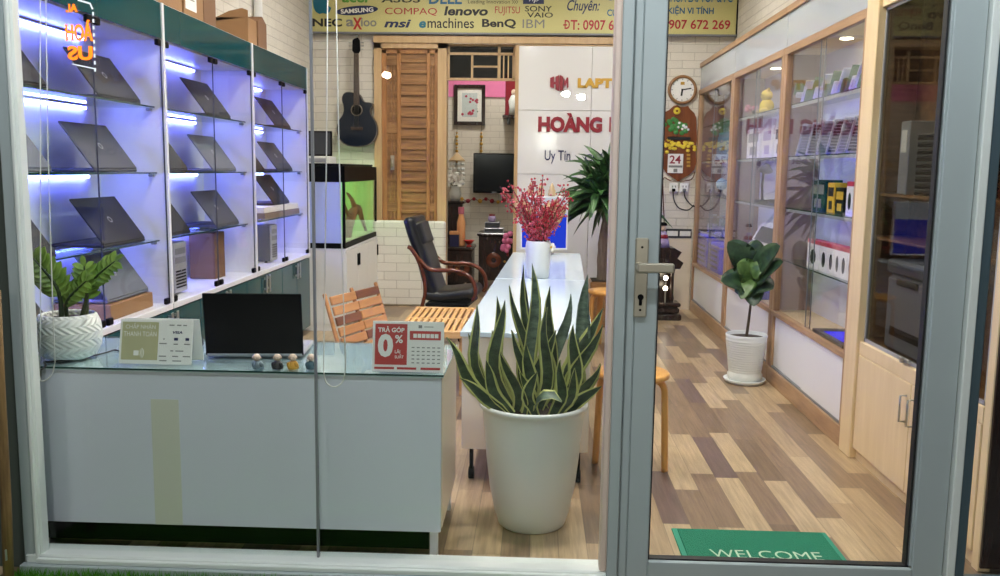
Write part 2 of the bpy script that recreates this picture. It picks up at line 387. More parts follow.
# ------------------------------------------------------------------ setting
YG, YB, XL, XW, XR, XRW, ZC = 2.95, 9.22, -1.93, -2.30, 1.62, 1.95, 3.45
struct('ground', MB().box((-6, -7, -0.12), (6, 2.86, -0.03)), 'concrete')
struct('floor', MB().box((-2.5, 2.86, -0.12), (2.3, 12.0, 0)), 'floor')
struct('wall_left', MB().box((XW - 0.12, 3.0, 0), (XW, 12.0, ZC)), 'brick_yz')
struct('wall_right', MB().box((XRW, 3.0, 0), (XRW + 0.12, 12.0, ZC)), 'brick_yz')
struct('ceiling', MB().box((-2.5, 2.86, ZC), (2.3, 12.0, ZC + 0.1)), 'ceiling')
xd0, xo0, xo1 = at(375, 100, Y=YB).x, at(447, 100, Y=YB).x, at(517, 100, Y=YB).x
zt = at(450, 38, Y=YB).z
b = MB().box((XW, YB, 0), (xd0, YB + 0.14, ZC)).box((xd0, YB, zt), (xo1 + 0.03, YB + 0.14, ZC)).box((xo1 + 0.03, YB, 0), (XRW, YB + 0.14, ZC)).box((xd0, YB + 0.08, 0), (xo0, YB + 0.14, zt))
struct('wall_back', b, 'brick_xz')
b = MB().box((xd0 - 0.02, YB - 0.12, 0), (xo0 + 0.005, YB - 0.052, 0.885), 0.02)
struct('wall_low_brick', b, 'brick_low')
struct('wall_far', MB().box((-2.3, 11.4, 0), (1.95, 11.5, ZC)), 'brick_xz')
za, zb = at(480, 97, Y=11.38).z, at(480, 78, Y=11.38).z
struct('trim_pink_band', MB().box((-2.2, 11.385, za), (-0.235, 11.4, zb)), 'pink')
# shopfront
b = MB().box((-3.6, 2.93, -0.03), (-1.765, 3.0, 3.2)); struct('wall_front_left', b, 'clad')
b = MB().box((-1.9, 2.86, 2.62), (1.95, 3.0, ZC)); struct('wall_front_top', b, 'clad')
b = MB().box((1.98, 2.86, -0.03), (3.6, 3.0, 3.2)); struct('wall_front_right', b, 'clad')
ZT = 2.55
win = thing('window_1', (0, YG, 0), None, None); win['kind'] = 'structure'
obj('outer_frame', MB().box((at(22, 520, Y=2.905).x, 2.905, -0.03), (at(33, 520, Y=2.905).x, 3.0, 2.62), 0.004).box((at(22, 520, Y=2.905).x, 2.87, -0.03), (0.238, 2.90, 0.035), 0.004).box((0.262, 2.905, -0.03), (0.30, 3.0, 2.62), 0.004), 'alu', win, True)
obj('frame', MB().box((at(33, 520, Y=2.895).x, 2.895, 0.0), (at(36.5, 520, Y=2.895).x, 2.94, ZT), 0.003).box((at(36, 520, Y=2.905).x, 2.905, 0.0), (-1.708, 2.955, ZT), 0.006).box((at(33, 520, Y=2.885).x, 2.885, 0.035), (0.262, 2.93, 0.052), 0.003).box((-1.77, 2.90, 0.0), (0.262, 3.0, 0.062), 0.006).box((-1.77, 2.905, ZT - 0.06), (0.262, 3.0, ZT), 0.006), 'alu_white', win, True)
obj('bevel_frame', MB().box((0.238, 2.90, 0.06), (0.262, 2.955, ZT), 0.006), 'alu_pink', win, True)
xs = -0.742
obj('pane', MB().box((-1.71, YG - 0.005, 0.05), (xs - 0.002, YG + 0.005, ZT - 0.05)), 'glass_front', win, True)
obj('pane', MB().box((xs + 0.002, YG - 0.005, 0.05), (0.245, YG + 0.005, ZT - 0.05)), 'glass_front', win, True)
obj('joint_seal', MB().box((xs - 0.004, YG - 0.007, 0.06), (xs + 0.004, YG + 0.007, ZT - 0.06)), 'mid_grey', win, True)
# glazed aluminium door
dr = thing('door_1', (0.30, YG, 0), None, None); dr['kind'] = 'structure'
obj('stile', MB().box((0.303, 2.915, 0.01), (0.330, 2.985, ZT), 0.004).box((0.330, 2.92, 0.01), (0.405, 2.98, ZT), 0.004), 'alu', dr, True)
obj('stile', MB().box((1.296, 2.925, 0.01), (1.400, 2.97, ZT), 0.004).box((1.288, 2.93, 0.1), (1.297, 2.965, ZT), 0.002), 'alu', dr, True)
obj('bottom_rail', MB().box((0.405, 2.92, 0.01), (1.296, 2.98, 0.095), 0.004), 'alu', dr, True)
obj('top_rail', MB().box((0.405, 2.92, ZT - 0.1), (1.296, 2.98, ZT), 0.004), 'alu', dr, True)
obj('pane', MB().box((0.40, YG - 0.004, 0.09), (1.29, YG + 0.004, ZT - 0.09)), 'glass_front', dr, True)
obj('seal', MB().box((0.405, 2.935, 0.095), (0.411, 2.965, ZT - 0.1)).box((0.405, 2.935, 0.095), (1.29, 2.965, 0.100)).box((1.278, 2.935, 0.095), (1.284, 2.965, ZT - 0.1)), 'seal', dr, True)
hp, hq = at(633, 317, Y=2.915), at(649, 238, Y=2.915)
h = obj('lock_plate', MB().box((hp.x, 2.908, hp.z), (hq.x, 2.922, hq.z), 0.004), 'champagne', dr, True)
l0, l1 = at(637, 267, Y=2.88), at(674, 268, Y=2.88)
obj('lever_handle', MB().cyl(0.014, 0, 0.045, 16, T(l0.x + 0.012, 2.910, l0.z) @ RX(PI / 2)).box((l0.x, 2.862, l0.z - 0.017), (l1.x, 2.878, l0.z + 0.014), 0.005), 'champagne', h, True)
kz = at(641, 297, Y=2.91).z; kx = (hp.x + hq.x) / 2
obj('keyhole', MB().cyl(0.010, 0, 0.006, 16, T(kx, 2.909, kz) @ RX(PI / 2)).box((kx - 0.005, 2.903, kz - 0.028), (kx + 0.005, 2.909, kz), 0.002), 'black', h, True)
obj('screw', MB().cyl(0.004, 0, 0.003, 10, T(kx, 2.909, hq.z - 0.03) @ RX(PI / 2)).cyl(0.004, 0, 0.003, 10, T(kx, 2.909, hp.z + 0.025) @ RX(PI / 2)), 'black', h, True)
jm = thing('window_2', (1.5, YG, 0), None, None); jm['kind'] = 'structure'
obj('jamb', MB().box((1.403, 2.905, -0.03), (1.433, 2.95, 2.62), 0.004), 'alu_white', jm, True)
obj('side_frame', MB().box((1.433, 2.915, -0.03), (1.468, 2.955, 2.62), 0.004).box((1.473, 2.9, -0.03), (1.98, 3.0, 0.05), 0.004), 'alu_dark', jm, True)
obj('pane', MB().box((1.473, YG - 0.004, 0.05), (1.98, YG + 0.004, 2.6)), 'glass_front', jm, True)
obj('head_frame', MB().box((0.262, 2.905, ZT), (1.98, 3.0, 2.64), 0.004), 'alu', jm, True)
# wooden door behind, frame and transom
fr = MB().box((xd0, YB - 0.05, 0.0), (xd0 + 0.075, YB + 0.03, zt)).box((xo0 - 0.09, YB - 0.05, 0.0), (xo0, YB + 0.10, zt)).box((xd0, YB - 0.05, zt - 0.11), (xo0, YB + 0.03, zt - 0.01))
struct('trim_door_frame', fr, 'frame_wood')
z0 = at(500, 45, Y=YB).z; x9 = at(612, 45, Y=YB).x
struct('trim_lintel_beam', MB().box((xd0, YB - 0.07, z0 + 0.005), (1.25, YB - 0.051, zt + 0.01), 0.003), 'frame_wood')
struct('trim_opening_post', MB().box((xo1 - 0.02, YB - 0.05, 0), (xo1 + 0.03, YB + 0.14, z0)), 'frame_wood')
d2 = thing('door_2', (at(410, 100, Y=YB).x, YB, 0), None, None); d2['kind'] = 'structure'
dx0, dx1, dz0, dz1 = at(382, 100, Y=YB).x, at(438, 100, Y=YB).x, 0.10, at(400, 50, Y=YB).z
obj('leaf_panel', MB().box((dx0, YB + 0.005, dz0), (dx1, YB + 0.035, dz1)), 'door_slat', d2, True)
b = MB()
for u0, u1 in ((0, 0.09), (0.27, 0.34), (0.80, 0.86), (0.94, 1.0)): b.box((dx0 + (dx1 - dx0) * u0, YB - 0.02, dz0), (dx0 + (dx1 - dx0) * u1, YB + 0.006, dz1), 0.004)
for v in (0, 0.985): b.box((dx0, YB - 0.02, dz0 + (dz1 - dz0) * v), (dx1, YB + 0.006, dz0 + (dz1 - dz0) * v + 0.05), 0.004)
obj('door_frame', b, 'door_wood', d2, True)
b = MB(); n = 22
for i in range(n):
    z = dz0 + (dz1 - dz0) * (i + 1) / (n + 1); b.box((dx0 + (dx1 - dx0) * 0.33, YB - 0.014, z - 0.017), (dx0 + (dx1 - dx0) * 0.81, YB + 0.006, z + 0.017), 0.005)
for z in (1.02, 1.82, 2.5):
    for u0, u1 in ((0.08, 0.28), (0.85, 0.95)): b.box((dx0 + (dx1 - dx0) * u0, YB - 0.012, z - 0.05), (dx0 + (dx1 - dx0) * u1, YB + 0.006, z + 0.05), 0.006)
for z in (1.0, 1.6, 2.2):
    for u in (0.16, 0.22, 0.90): b.box((dx0 + (dx1 - dx0) * (u - 0.02), YB - 0.01, z - 0.3), (dx0 + (dx1 - dx0) * (u + 0.015), YB + 0.006, z + 0.28), 0.004)
obj('slat_work', b, 'door_slat', d2, True)
obj('pull_handle', MB().tube([(dx0 + 0.11, YB - 0.05, 1.43), (dx0 + 0.11, YB - 0.05, 1.52)], 0.014, 10).box((dx0 + 0.09, YB - 0.035, 1.40), (dx0 + 0.13, YB - 0.02, 1.55), 0.003), 'champagne', d2, True)
# transom window over the opening, seen from the shop
tw = thing('window_3', (-0.6, YB, 2.4), None, None); tw['kind'] = 'structure'
tz0, tz1 = at(480, 79, Y=YB).z, z0; txm = at(499, 60, Y=YB).x
b = MB()
for x in (xo0 + 0.01, txm, xo1 - 0.03): b.box((x - 0.014, YB + 0.02, tz0), (x + 0.014, YB + 0.07, tz1))
xm = at(472, 60, Y=YB).x; b.box((xm - 0.01, YB + 0.02, tz0), (xm + 0.01, YB + 0.07, tz1 - 0.09))
for z in (tz0, tz1 - 0.085, tz1): b.box((xo0, YB + 0.02, z - 0.012), (xo1, YB + 0.07, z + 0.012))
zz = (tz0 + tz1 - 0.085) / 2; b.box((xm, YB + 0.02, zz - 0.009), (txm, YB + 0.07, zz + 0.009))
for k in range(3): x = txm + (xo1 - txm) * (k + 1) / 4; b.box((x - 0.006, YB + 0.02, tz0), (x + 0.006, YB + 0.05, tz1 - 0.085))
obj('sash_frame', b, 'frame_wood', tw, True)
obj('pane', MB().box((xo0, YB + 0.04, tz0), (xo1, YB + 0.046, tz1)), 'glass_grey', tw, True)

# lamps of the room and of the pavement
def downlight(x, y, grp):
    t = thing('ceiling_light', (x, y, ZC), 'round white ceiling downlight, unseen above the shop floor', 'ceiling light', grp)
    obj('rim', MB().lathe([(0.10, 0), (0.125, 0), (0.125, -0.02), (0.10, -0.025), (0.10, 0)], 28), 'white_mat', t)
    obj('diffuser', MB().lathe([(0.0, -0.018), (0.10, -0.018), (0.10, -0.01), (0, -0.01)][::-1], 28), 'lamp', t)
for x in (-0.95, 0.75):
    for y in (4.1, 5.9, 7.7): downlight(x, y, 'ceiling downlights of the shop')
downlight(-0.15, 3.45, 'ceiling downlights of the shop')
downlight(-0.5, 10.4, 'ceiling downlights of the shop')
for i, (px, py) in enumerate(((566, 94), (581, 97), (387, 75))):
    p = at(px, py, Y=8.6); p = Vector((p.x, 5.9 - p.y, p.z))
    t = thing('porch_lamp', (p.x, p.y, p.z), 'bare round bulb under the porch, mirrored in the shopfront glass, ' + ('left of the close pair' if i == 0 else 'right of the close pair' if i == 1 else 'the single one'), 'lamp', 'porch bulbs mirrored in the glass')
    obj('bulb', MB().ball(0.04, (0, 0, 0), (1, 1, 0.72), 14), 'street', t)
    obj('cap', MB().cyl(0.022, 0.025, 0.08, 14), 'white_mat', t)
    obj('flex', MB().tube([(0, 0, 0.08), (0, 0, 0.95)], 0.004, 6), 'cable', t)

for x, lb in ((-1.0, 'left'), (0.9, 'right')):  # unseen tubes, added to brighten the sill, frame and turf
    t = thing('added_tube_light', (x, 1.95, 2.95), lb + ' added white tube lamp brightening sill and turf, out of view', 'lamp', 'added tube lamps over the window')
    obj('tube', MB().tube([(-0.6, 0, 0), (0.6, 0, 0)], 0.014, 12), 'tube', t); obj('added_batten', MB().box((-0.62, -0.03, 0.02), (0.62, 0.03, 0.06), 0.004), 'white_mat', t)
    [obj('end_cap', MB().box((q_, -0.02, -0.02), (q_ + 0.028, 0.02, 0.03), 0.003), 'white_mat', t) for q_ in (-0.63, 0.602)]
struct('ceiling_awning', MB().box((-3.6, -3.2, 3.05), (3.6, 2.86, 3.15)), 'clad')
# ------------------------------------------------------------------ left display cabinets
SHZ = (1.72, 1.383, 1.03); LEDGE = 0.69; TOPZ = 2.24
def left_cabinet(y0, y1, label):
    t = thing('display_cabinet', (XW + 0.1, (y0 + y1) / 2, 0.66), label, 'display cabinet', 'teal-topped display cabinets on the left wall')
    b = MB().box((XW + 0.004, y0 + 0.006, 0.66), (XW + 0.02, y1 - 0.006, TOPZ)).box((XW + 0.02, y0 + 0.006, 0.66), (XL + 0.008, y1 - 0.006, LEDGE), 0.002)
    b.box((XW + 0.02, y0 + 0.006, 2.225), (XL - 0.002, y1 - 0.006, TOPZ)).box((XW + 0.02, y0 + 0.006, 2.055), (XL - 0.03, y1 - 0.006, 2.07))
    obj('carcass', b, 'white_lam', t, True)
    for y in (y0 + 0.001, y1 - 0.012): obj('side_panel', MB().box((XW + 0.02, y, LEDGE), (XL + 0.006, y + 0.011, TOPZ)), 'white_lam', t, True)
    obj('header_panel', MB().box((XL - 0.014, y0 + 0.013, 2.06), (XL - 0.001, y1 - 0.013, TOPZ - 0.001), 0.001), 'teal', t, True)
    ym = (y0 + y1) / 2
    for a, c in ((y0 + 0.014, ym - 0.002), (ym + 0.002, y1 - 0.014)):
        g = obj('glass_door', MB().box((XL - 0.010, a, LEDGE + 0.004), (XL - 0.004, c, 2.058)), 'glass_cab', t, True)
        obj('glass_edge', MB().box((XL - 0.0105, c - 0.003, LEDGE + 0.004), (XL - 0.0035, c - 0.0005, 2.058)), 'dark_grey', t, True)
        yy = c - 0.05 if a < ym - 0.3 else a + 0.05
        for z in (LEDGE + 0.003, 2.058 - 0.035):
            for yc in (a + 0.035, c - 0.035): obj('door_clamp', MB().box((XL - 0.016, yc - 0.022, z), (XL + 0.004, yc + 0.022, z + 0.032), 0.004), 'black', t, True)
    for z in SHZ:
        s = obj('glass_shelf', MB().box((XW + 0.022, y0 + 0.014, z - 0.008), (XL - 0.052, y1 - 0.014, z)), 'glass_green', t, True)
        obj('shelf_edge', MB().box((XL - 0.052, y0 + 0.014, z - 0.008), (XL - 0.049, y1 - 0.014, z)), 'glass_edge', t, True)
        for yc in (y0 + 0.03, y1 - 0.03): obj('shelf_pin', MB().box((XL - 0.085, yc - 0.014, z - 0.024), (XL - 0.062, yc + 0.014, z - 0.009), 0.003), 'mid_grey', t, True)
    for z in (2.035, 1.697, 1.358, 1.006):
        s = obj('led_strip', MB().tube([(XW + 0.034, y0 + 0.10, z), (XW + 0.034, y1 - 0.17, z)], 0.0075, 10), 'led', t, True)
        obj('led_holder', MB().box((XW + 0.02, y0 + 0.08, z + 0.008), (XW + 0.045, y1 - 0.15, z + 0.014)), 'white_mat', t, True)
    return t
YC = (3.17, 4.62, 6.07, 7.52)
left_cabinet(YC[0], YC[1], 'teal-topped glass display cabinet beside the shopfront, nearest on the left wall')
left_cabinet(YC[1], YC[2], 'teal-topped glass display cabinet in the middle of the left wall row')
left_cabinet(YC[2], YC[3], 'teal-topped glass display cabinet next to the aquarium, farthest of the left row')
BY = [7.50 - 0.83 * k for k in range(6)]
BL = ('teal base cabinet next to the aquarium stand', 'second teal base cabinet from the aquarium stand', 'third teal base cabinet from the aquarium stand', 'teal base cabinet hidden mostly behind the open black laptop', 'teal base cabinet behind the payment stand, nearest the window')
for k in range(5):
    y1, y0 = BY[k], BY[k + 1]
    t = thing('base_cabinet', (XW + 0.18, (y0 + y1) / 2, 0), BL[k], 'cabinet', 'teal base cabinets under the glass cabinets')
    obj('carcass', MB().box((XW + 0.004, y0 + 0.002, 0.06), (XL - 0.014, y1 - 0.002, 0.655)).box((XW + 0.004, y0 + 0.01, 0.0), (XL - 0.06, y1 - 0.01, 0.06)), 'teal_door', t, True)
    ym = (y0 + y1) / 2
    for a, c, hy in ((y0, ym, ym - 0.035), (ym, y1, ym + 0.035)):
        d = obj('door', MB().box((XL - 0.013, a + 0.003, 0.065), (XL + 0.004, c - 0.003, 0.652), 0.002), 'teal_door', t, True)
        obj('handle', MB().box((XL + 0.020, hy - 0.014, 0.525), (XL + 0.028, hy + 0.014, 0.655 - 0.005), 0.003).box((XL + 0.003, hy - 0.008, 0.545), (XL + 0.022, hy + 0.008, 0.56)).box((XL + 0.003, hy - 0.008, 0.62), (XL + 0.022, hy + 0.008, 0.635)), 'steel', d, True)

# laptops half open on the shelves, cover towards the room
def laptop_mesh(name, w, dpt, cover, logo=True):
    """hinge on the room side at local x = 0; base runs to -x, lid leans back over it"""
    t = thing(name, (0, 0, 0), 'laptop', 'laptop', 'laptops shown half open on the cabinet shelves')
    obj('base', MB().box((-dpt, -w / 2, 0.001), (0.0, w / 2, 0.017), 0.005), cover if cover != 'black' else 'black', t)
    obj('keyboard', MB().box((-dpt * 0.62, -w / 2 + 0.03, 0.017), (-0.03, w / 2 - 0.03, 0.0185), 0.0005), 'black', t)
    ang = math.radians(36); m = T(0.0, 0, 0.014) @ RY(-ang)
    lid = obj('lid', MB().box((-0.006, -w / 2, 0.004), (0.003, w / 2, dpt * 1.0), 0.003, m), cover, t)
    obj('screen', MB().box((-0.008, -w / 2 + 0.012, 0.02), (-0.0062, w / 2 - 0.012, dpt - 0.012), 0, m), 'black_gloss', t)
    if logo: obj('emblem', MB().lathe([(0.017, 0), (0.017, 0.001), (0.013, 0.001), (0.013, 0)], 20, m @ T(0.003, 0, dpt * 0.5) @ RY(PI / 2)), 'steel', t)
    return t
LAP = {c: laptop_mesh('laptop', 0.44, 0.265, {'dark_grey': 'lap_dark', 'mid_grey': 'lap_mid', 'silver': 'lap_silver', 'black': 'lap_black'}[c]) for c in ('dark_grey', 'mid_grey', 'silver', 'black')}
usedlap = set()
def place_laptop(c, y, z, label, x=XL - 0.075, rz=0.0, group=True):
    o = LAP[c] if c not in usedlap else copy_tree(LAP[c]); usedlap.add(c)
    o.location = (x, y, z + 0.0005); o.rotation_euler = (0, 0, rz); o['label'] = label
    return o
A = 'in the nearest left cabinet'; B_ = 'in the middle left cabinet'; C_ = 'in the aquarium-side cabinet'
place_laptop('dark_grey', at(122, 100, X=-2.0).y, SHZ[0], 'dark grey laptop, half open, on the top shelf ' + A)
place_laptop('black', 3.42, SHZ[0], 'black laptop cut by the window jamb, top shelf ' + A)
place_laptop('mid_grey', at(118, 172, X=-2.0).y, SHZ[1], 'grey laptop, half open, on the second shelf ' + A)
place_laptop('silver', 3.42, SHZ[1], 'silver laptop cut by the window jamb, second shelf ' + A)
place_laptop('black', at(127, 243, X=-2.0).y, SHZ[2], 'black laptop with a blue-lit cover on the third shelf ' + A)
place_laptop('dark_grey', 3.42, SHZ[2], 'dark laptop cut by the window jamb, third shelf ' + A)
place_laptop('dark_grey', at(220, 118, X=-2.0).y, SHZ[0], 'dark grey laptop alone on the top shelf ' + B_)
place_laptop('silver', at(226, 171, X=-2.0).y, SHZ[1], 'silver laptop on the second shelf ' + B_)
place_laptop('mid_grey', at(229, 224, X=-2.0).y, SHZ[2], 'grey-green laptop on the third shelf ' + B_)
place_laptop('black', 4.88, SHZ[2], 'black laptop by the divider on the third shelf ' + B_)
place_laptop('black', 4.87, SHZ[1], 'low black laptop by the divider on the second shelf ' + B_)
place_laptop('dark_grey', at(284, 128, X=-2.0).y, SHZ[0], 'dark laptop with a round emblem on the top shelf ' + C_)
place_laptop('mid_grey', at(286, 171, X=-2.0).y, SHZ[1], 'grey laptop on the second shelf ' + C_)
place_laptop('black', 6.325, SHZ[1], 'black laptop behind the divider on the second shelf ' + C_)
# ledge of the nearest cabinet: carton with an open laptop lying on it
yb0, yb1 = at(110, 315, X=-2.0).y, at(160, 300, X=-2.0).y
t = thing('carton', (-2.12, (yb0 + yb1) / 2, LEDGE), 'flat brown cardboard box under the tilted silver laptop', 'box')
obj('body', MB().box((-2.26, yb0 - 0.02, LEDGE), (-1.985, yb1 - 0.12, LEDGE + 0.075), 0.003), 'carton', t, True)
obj('tape', MB().box((-2.15, yb0 - 0.022, LEDGE + 0.0755), (-2.10, yb1 - 0.118, LEDGE + 0.0765)), 'carton_dark', t, True)
place_laptop('silver', (yb0 + yb1) / 2 - 0.07, LEDGE + 0.077, 'silver laptop lying open on the flat cardboard box', x=-2.0)
place_laptop('black', 3.41, LEDGE, 'black laptop behind the potted plant on the lowest shelf')
# middle cabinet ledge: computer tower and cartons
def carton(lo, hi, label, mat='carton', tape=True, grp=None, name='carton', lid=False):
    c = ((lo[0] + hi[0]) / 2, (lo[1] + hi[1]) / 2, lo[2]); t = thing(name, c, label, 'box', grp)
    obj('body', MB().box(lo, hi, 0.003), mat, t, True)
    if tape:
        ym = c[1]; obj('tape', MB().box((lo[0] + 0.002, ym - 0.022, hi[2] + 0.0002), (hi[0] - 0.002, ym + 0.022, hi[2] + 0.0012)).box((hi[0], ym - 0.022, hi[2] - 0.07), (hi[0] + 0.001, ym + 0.022, hi[2])), 'carton_dark', t, True)
    return t
def tower(x0, x1, y0, y1, z0, z1, label, face):
    """computer tower, front panel towards the room"""
    t = thing('computer_tower', ((x0 + x1) / 2, (y0 + y1) / 2, z0), label, 'computer')
    obj('case', MB().box((x0, y0, z0 + 0.012), (x1, y1, z1), 0.004), 'dark_grey', t, True)
    obj('front_panel', MB().box((x1, y0 + 0.004, z0 + 0.014), (x1 + 0.012, y1 - 0.004, z1 - 0.004), 0.004), face, t, True)
    for k in range(2): obj('drive_bay', MB().box((x1 + 0.012, y0 + 0.02, z1 - 0.07 - k * 0.05), (x1 + 0.014, y1 - 0.02, z1 - 0.035 - k * 0.05), 0.001), 'mid_grey', t, True)
    b = MB()
    for k in range(6): b.box((x1 + 0.012, y0 + 0.025, z0 + 0.04 + k * 0.018), (x1 + 0.0135, y1 - 0.025, z0 + 0.049 + k * 0.018))
    obj('vent', b, 'black', t, True)
    obj('power_button', MB().cyl(0.007, 0, 0.004, 12, T(x1 + 0.012, (y0 + y1) / 2, z1 - 0.16) @ RY(PI / 2)), 'silver', t, True)
    b = MB()
    for yy in (y0 + 0.03, y1 - 0.03):
        for xx in (x0 + 0.05, x1 - 0.04): b.cyl(0.012, z0, z0 + 0.013, 10, T(xx, yy, 0))
    obj('foot', b, 'black', t, True); return t
yt = at(176, 290, X=-2.02).y
tower(-2.25, -2.03, yt - 0.02, yt + 0.17, LEDGE, LEDGE + 0.30, 'black computer tower with a pale front in the middle left cabinet', 'silver')
carton((-2.24, 5.66, LEDGE), (-2.07, 5.84, LEDGE + 0.30), 'tall brown box standing beside the computer tower', 'carton_dark')
# farthest cabinet: narrow white tower, brown box, box stack under the laptop
y = 6.10; carton((-2.24, y, LEDGE), (-2.06, y + 0.30, LEDGE + 0.28), 'brown box at the divider of the cabinet next to the aquarium', 'carton_dark', False)
y = at(270, 262, X=-2.02).y; tower(-2.22, -2.02, y, y + 0.17, LEDGE, LEDGE + 0.29, 'slim computer tower with a grille front next to the aquarium', 'silver')
yy0, yy1 = at(263, 212, X=-2.0).y, at(300, 210, X=-2.0).y
for k in range(2): carton((-2.24, yy0 + 0.02 * k, SHZ[2] + 0.002 + k * 0.046), (-1.985 - 0.01 * k, min(yy1, 7.42), SHZ[2] + 0.046 + k * 0.046), ('lower' if k == 0 else 'upper') + ' flat white box of the pair under the laptop next to the aquarium', 'paper' if k else 'carton_grey', False, 'flat boxes under the last laptop')
place_laptop('dark_grey', at(282, 203, X=-2.0).y, SHZ[2] + 0.095, 'dark laptop on two flat boxes in the cabinet next to the aquarium', x=-2.0)
# cartons on top of the cabinets
XF = -1.99
def yat(px, py): return at(px, py, X=XF).y
carton((-2.27, yat(140, 0), TOPZ), (XF, yat(182.5, 18), TOPZ + 0.34), 'wide brown carton on the cabinets, nearest the shopfront', grp='cartons on the left cabinets')
t = carton((-2.27, yat(183.5, 18), TOPZ), (XF + 0.005, yat(203, 26), TOPZ + 0.36), 'brown carton with a white paper label on the cabinets', grp='cartons on the left cabinets')
ya, yb_ = yat(185, 18), yat(196, 22)
lab = MB().box((XF + 0.005, ya, TOPZ + 0.055), (XF + 0.006, yb_, TOPZ + 0.3))
obj('paper_label', lab, 'paper', t, True, label='white paper label')
bl = MB()
for k in range(5): bl.box((XF + 0.006, ya + 0.03, TOPZ + 0.11 + k * 0.03), (XF + 0.0065, yb_ - 0.03 - 0.03 * (k % 3), TOPZ + 0.118 + k * 0.03))
obj('print_lines', bl, 'ink_grey', t, True)
carton((-2.27, yat(204, 26), TOPZ), (XF + 0.002, yat(216, 30), TOPZ + 0.33), 'darker brown carton right of the labelled one on the cabinets', 'carton_dark', grp='cartons on the left cabinets')
ya, yb_ = yat(248.5, 44), yat(257, 47)
t = thing('carton', (-2.1, (ya + yb_) / 2, TOPZ), 'pale carton with raised flaps on the farthest left cabinet', 'box', 'cartons on the left cabinets')
obj('body', MB().box((-2.27, ya, TOPZ), (XF, yb_, TOPZ + 0.19), 0.003), 'carton', t, True)
obj('flap', MB().prism([(-2.27, TOPZ + 0.16), (XF, TOPZ + 0.19), (XF, TOPZ + 0.235), (-2.03, TOPZ + 0.25), (-2.12, TOPZ + 0.23)], -0.004, 0, T(0, ya, 0) @ RX(PI / 2)), 'carton', t, True)
ya, yb_ = yat(258.5, 47), yat(267, 50)
t = carton((-2.27, ya, TOPZ), (XF, yb_, TOPZ + 0.20), 'small upright carton with a peaked top, last on the left cabinets', 'carton_dark', False, 'cartons on the left cabinets')
obj('gable_flap', MB().prism([(ya, TOPZ + 0.2), (yb_, TOPZ + 0.2), ((ya + yb_) / 2, TOPZ + 0.245)], -2.2, XF, RZ(PI / 2) @ RX(PI / 2)), 'carton_dark', t, True)

# ------------------------------------------------------------------ counters
t = thing('front_counter', (-1.05, 3.33, 0), 'white shop counter with glass top right behind the window', 'counter')
cx0, cx1, cy0, cy1, cz = -1.90, -0.320, 3.06, 3.62, 0.70
obj('body', MB().box((cx0, cy0 + 0.025, 0.125), (cx1 - 0.018, cy1, cz - 0.02), 0.002), 'white_lam', t, True)
obj('front_panel', MB().box((cx0, cy0 + 0.004, 0.115), (cx1 - 0.004, cy0 + 0.024, cz - 0.012), 0.002), 'counter_white', t, True)
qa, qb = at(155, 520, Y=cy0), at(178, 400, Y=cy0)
M['reflected'] = plain('painted_yellowish_reflection', (226, 224, 210), 0.22, var=0.02)  # yellowish window reflection, painted onto the counter panel
obj('reflection_strip', MB().box((qa.x, cy0 + 0.003, 0.116), (qb.x, cy0 + 0.0042, qb.z)), 'reflected', t, True, label='yellowish reflection painted down the counter front')
obj('side_panel', MB().box((cx1 - 0.018, cy0 + 0.02, 0.125), (cx1, cy1, cz - 0.012), 0.002), 'beige_lam', t, True)
obj('white_top', MB().box((cx0, cy0, cz - 0.012), (cx1 + 0.004, cy1 + 0.01, cz - 0.007)), 'counter_top', t, True)
obj('glass_top', MB().box((cx0, cy0 - 0.004, cz - 0.0065), (cx1 + 0.006, cy1 + 0.012, cz), 0.0015), 'glass_top', t, True)
obj('glass_rim', MB().box((cx0, cy0 - 0.0055, cz - 0.007), (cx1 + 0.006, cy0 - 0.0042, cz - 0.0005)), 'glass_edge', t, True)
for x in (cx0 + 0.02, cx1 - 0.03):
    for y in (cy0 + 0.03, cy1 - 0.04): obj('leg', MB().box((x - 0.014, y - 0.014, 0.0), (x + 0.014, y + 0.014, 0.126)), 'white_lam', t, True)
obj('shade_board', MB().box((cx0 + 0.03, cy0 + 0.12, 0.0), (cx1 - 0.06, cy0 + 0.135, 0.125)), 'black', t, True)  # black board added for the dark shade under the counter

def showcase(y0, y1, label, xl, xr):
    t = thing('white_counter', (0, 0, 0), label, 'counter', 'white counters running towards the back')
    w2 = (xr - xl) / 2; L = y1 - y0; t.location = ((xl + xr) / 2, y0, 0); t.rotation_euler = (0, 0, -math.radians(2.0))
    obj('body', MB().box((-w2 + 0.01, 0.03, 0.16), (w2 - 0.01, L - 0.01, cz - 0.025), 0.002), 'white_lam', t)
    obj('end_panel', MB().box((-w2 + 0.008, 0.012, 0.155), (w2 - 0.008, 0.03, cz - 0.024), 0.001), 'beige_lam', t)
    obj('top', MB().box((-w2, 0.0, cz - 0.024), (w2, L, cz), 0.003), 'counter_top', t)
    for sx in (-1, 1):
        for yy in (0.06, L - 0.07):
            c = obj('caster', MB().cyl(0.028, -0.012, 0.012, 16, T(sx * (w2 - 0.05), yy, 0.028) @ RY(PI / 2)).box((sx * (w2 - 0.05) - 0.008, yy - 0.016, 0.03), (sx * (w2 - 0.05) + 0.008, yy + 0.016, 0.16), 0.003), 'black', t)
    return t
showcase(3.90, 5.87, 'white counter with beige end behind the large snake plant', -0.33, 0.262)
showcase(5.885, 7.80, 'white counter farther back, carrying the vase and the blue screen', -0.262, 0.330)

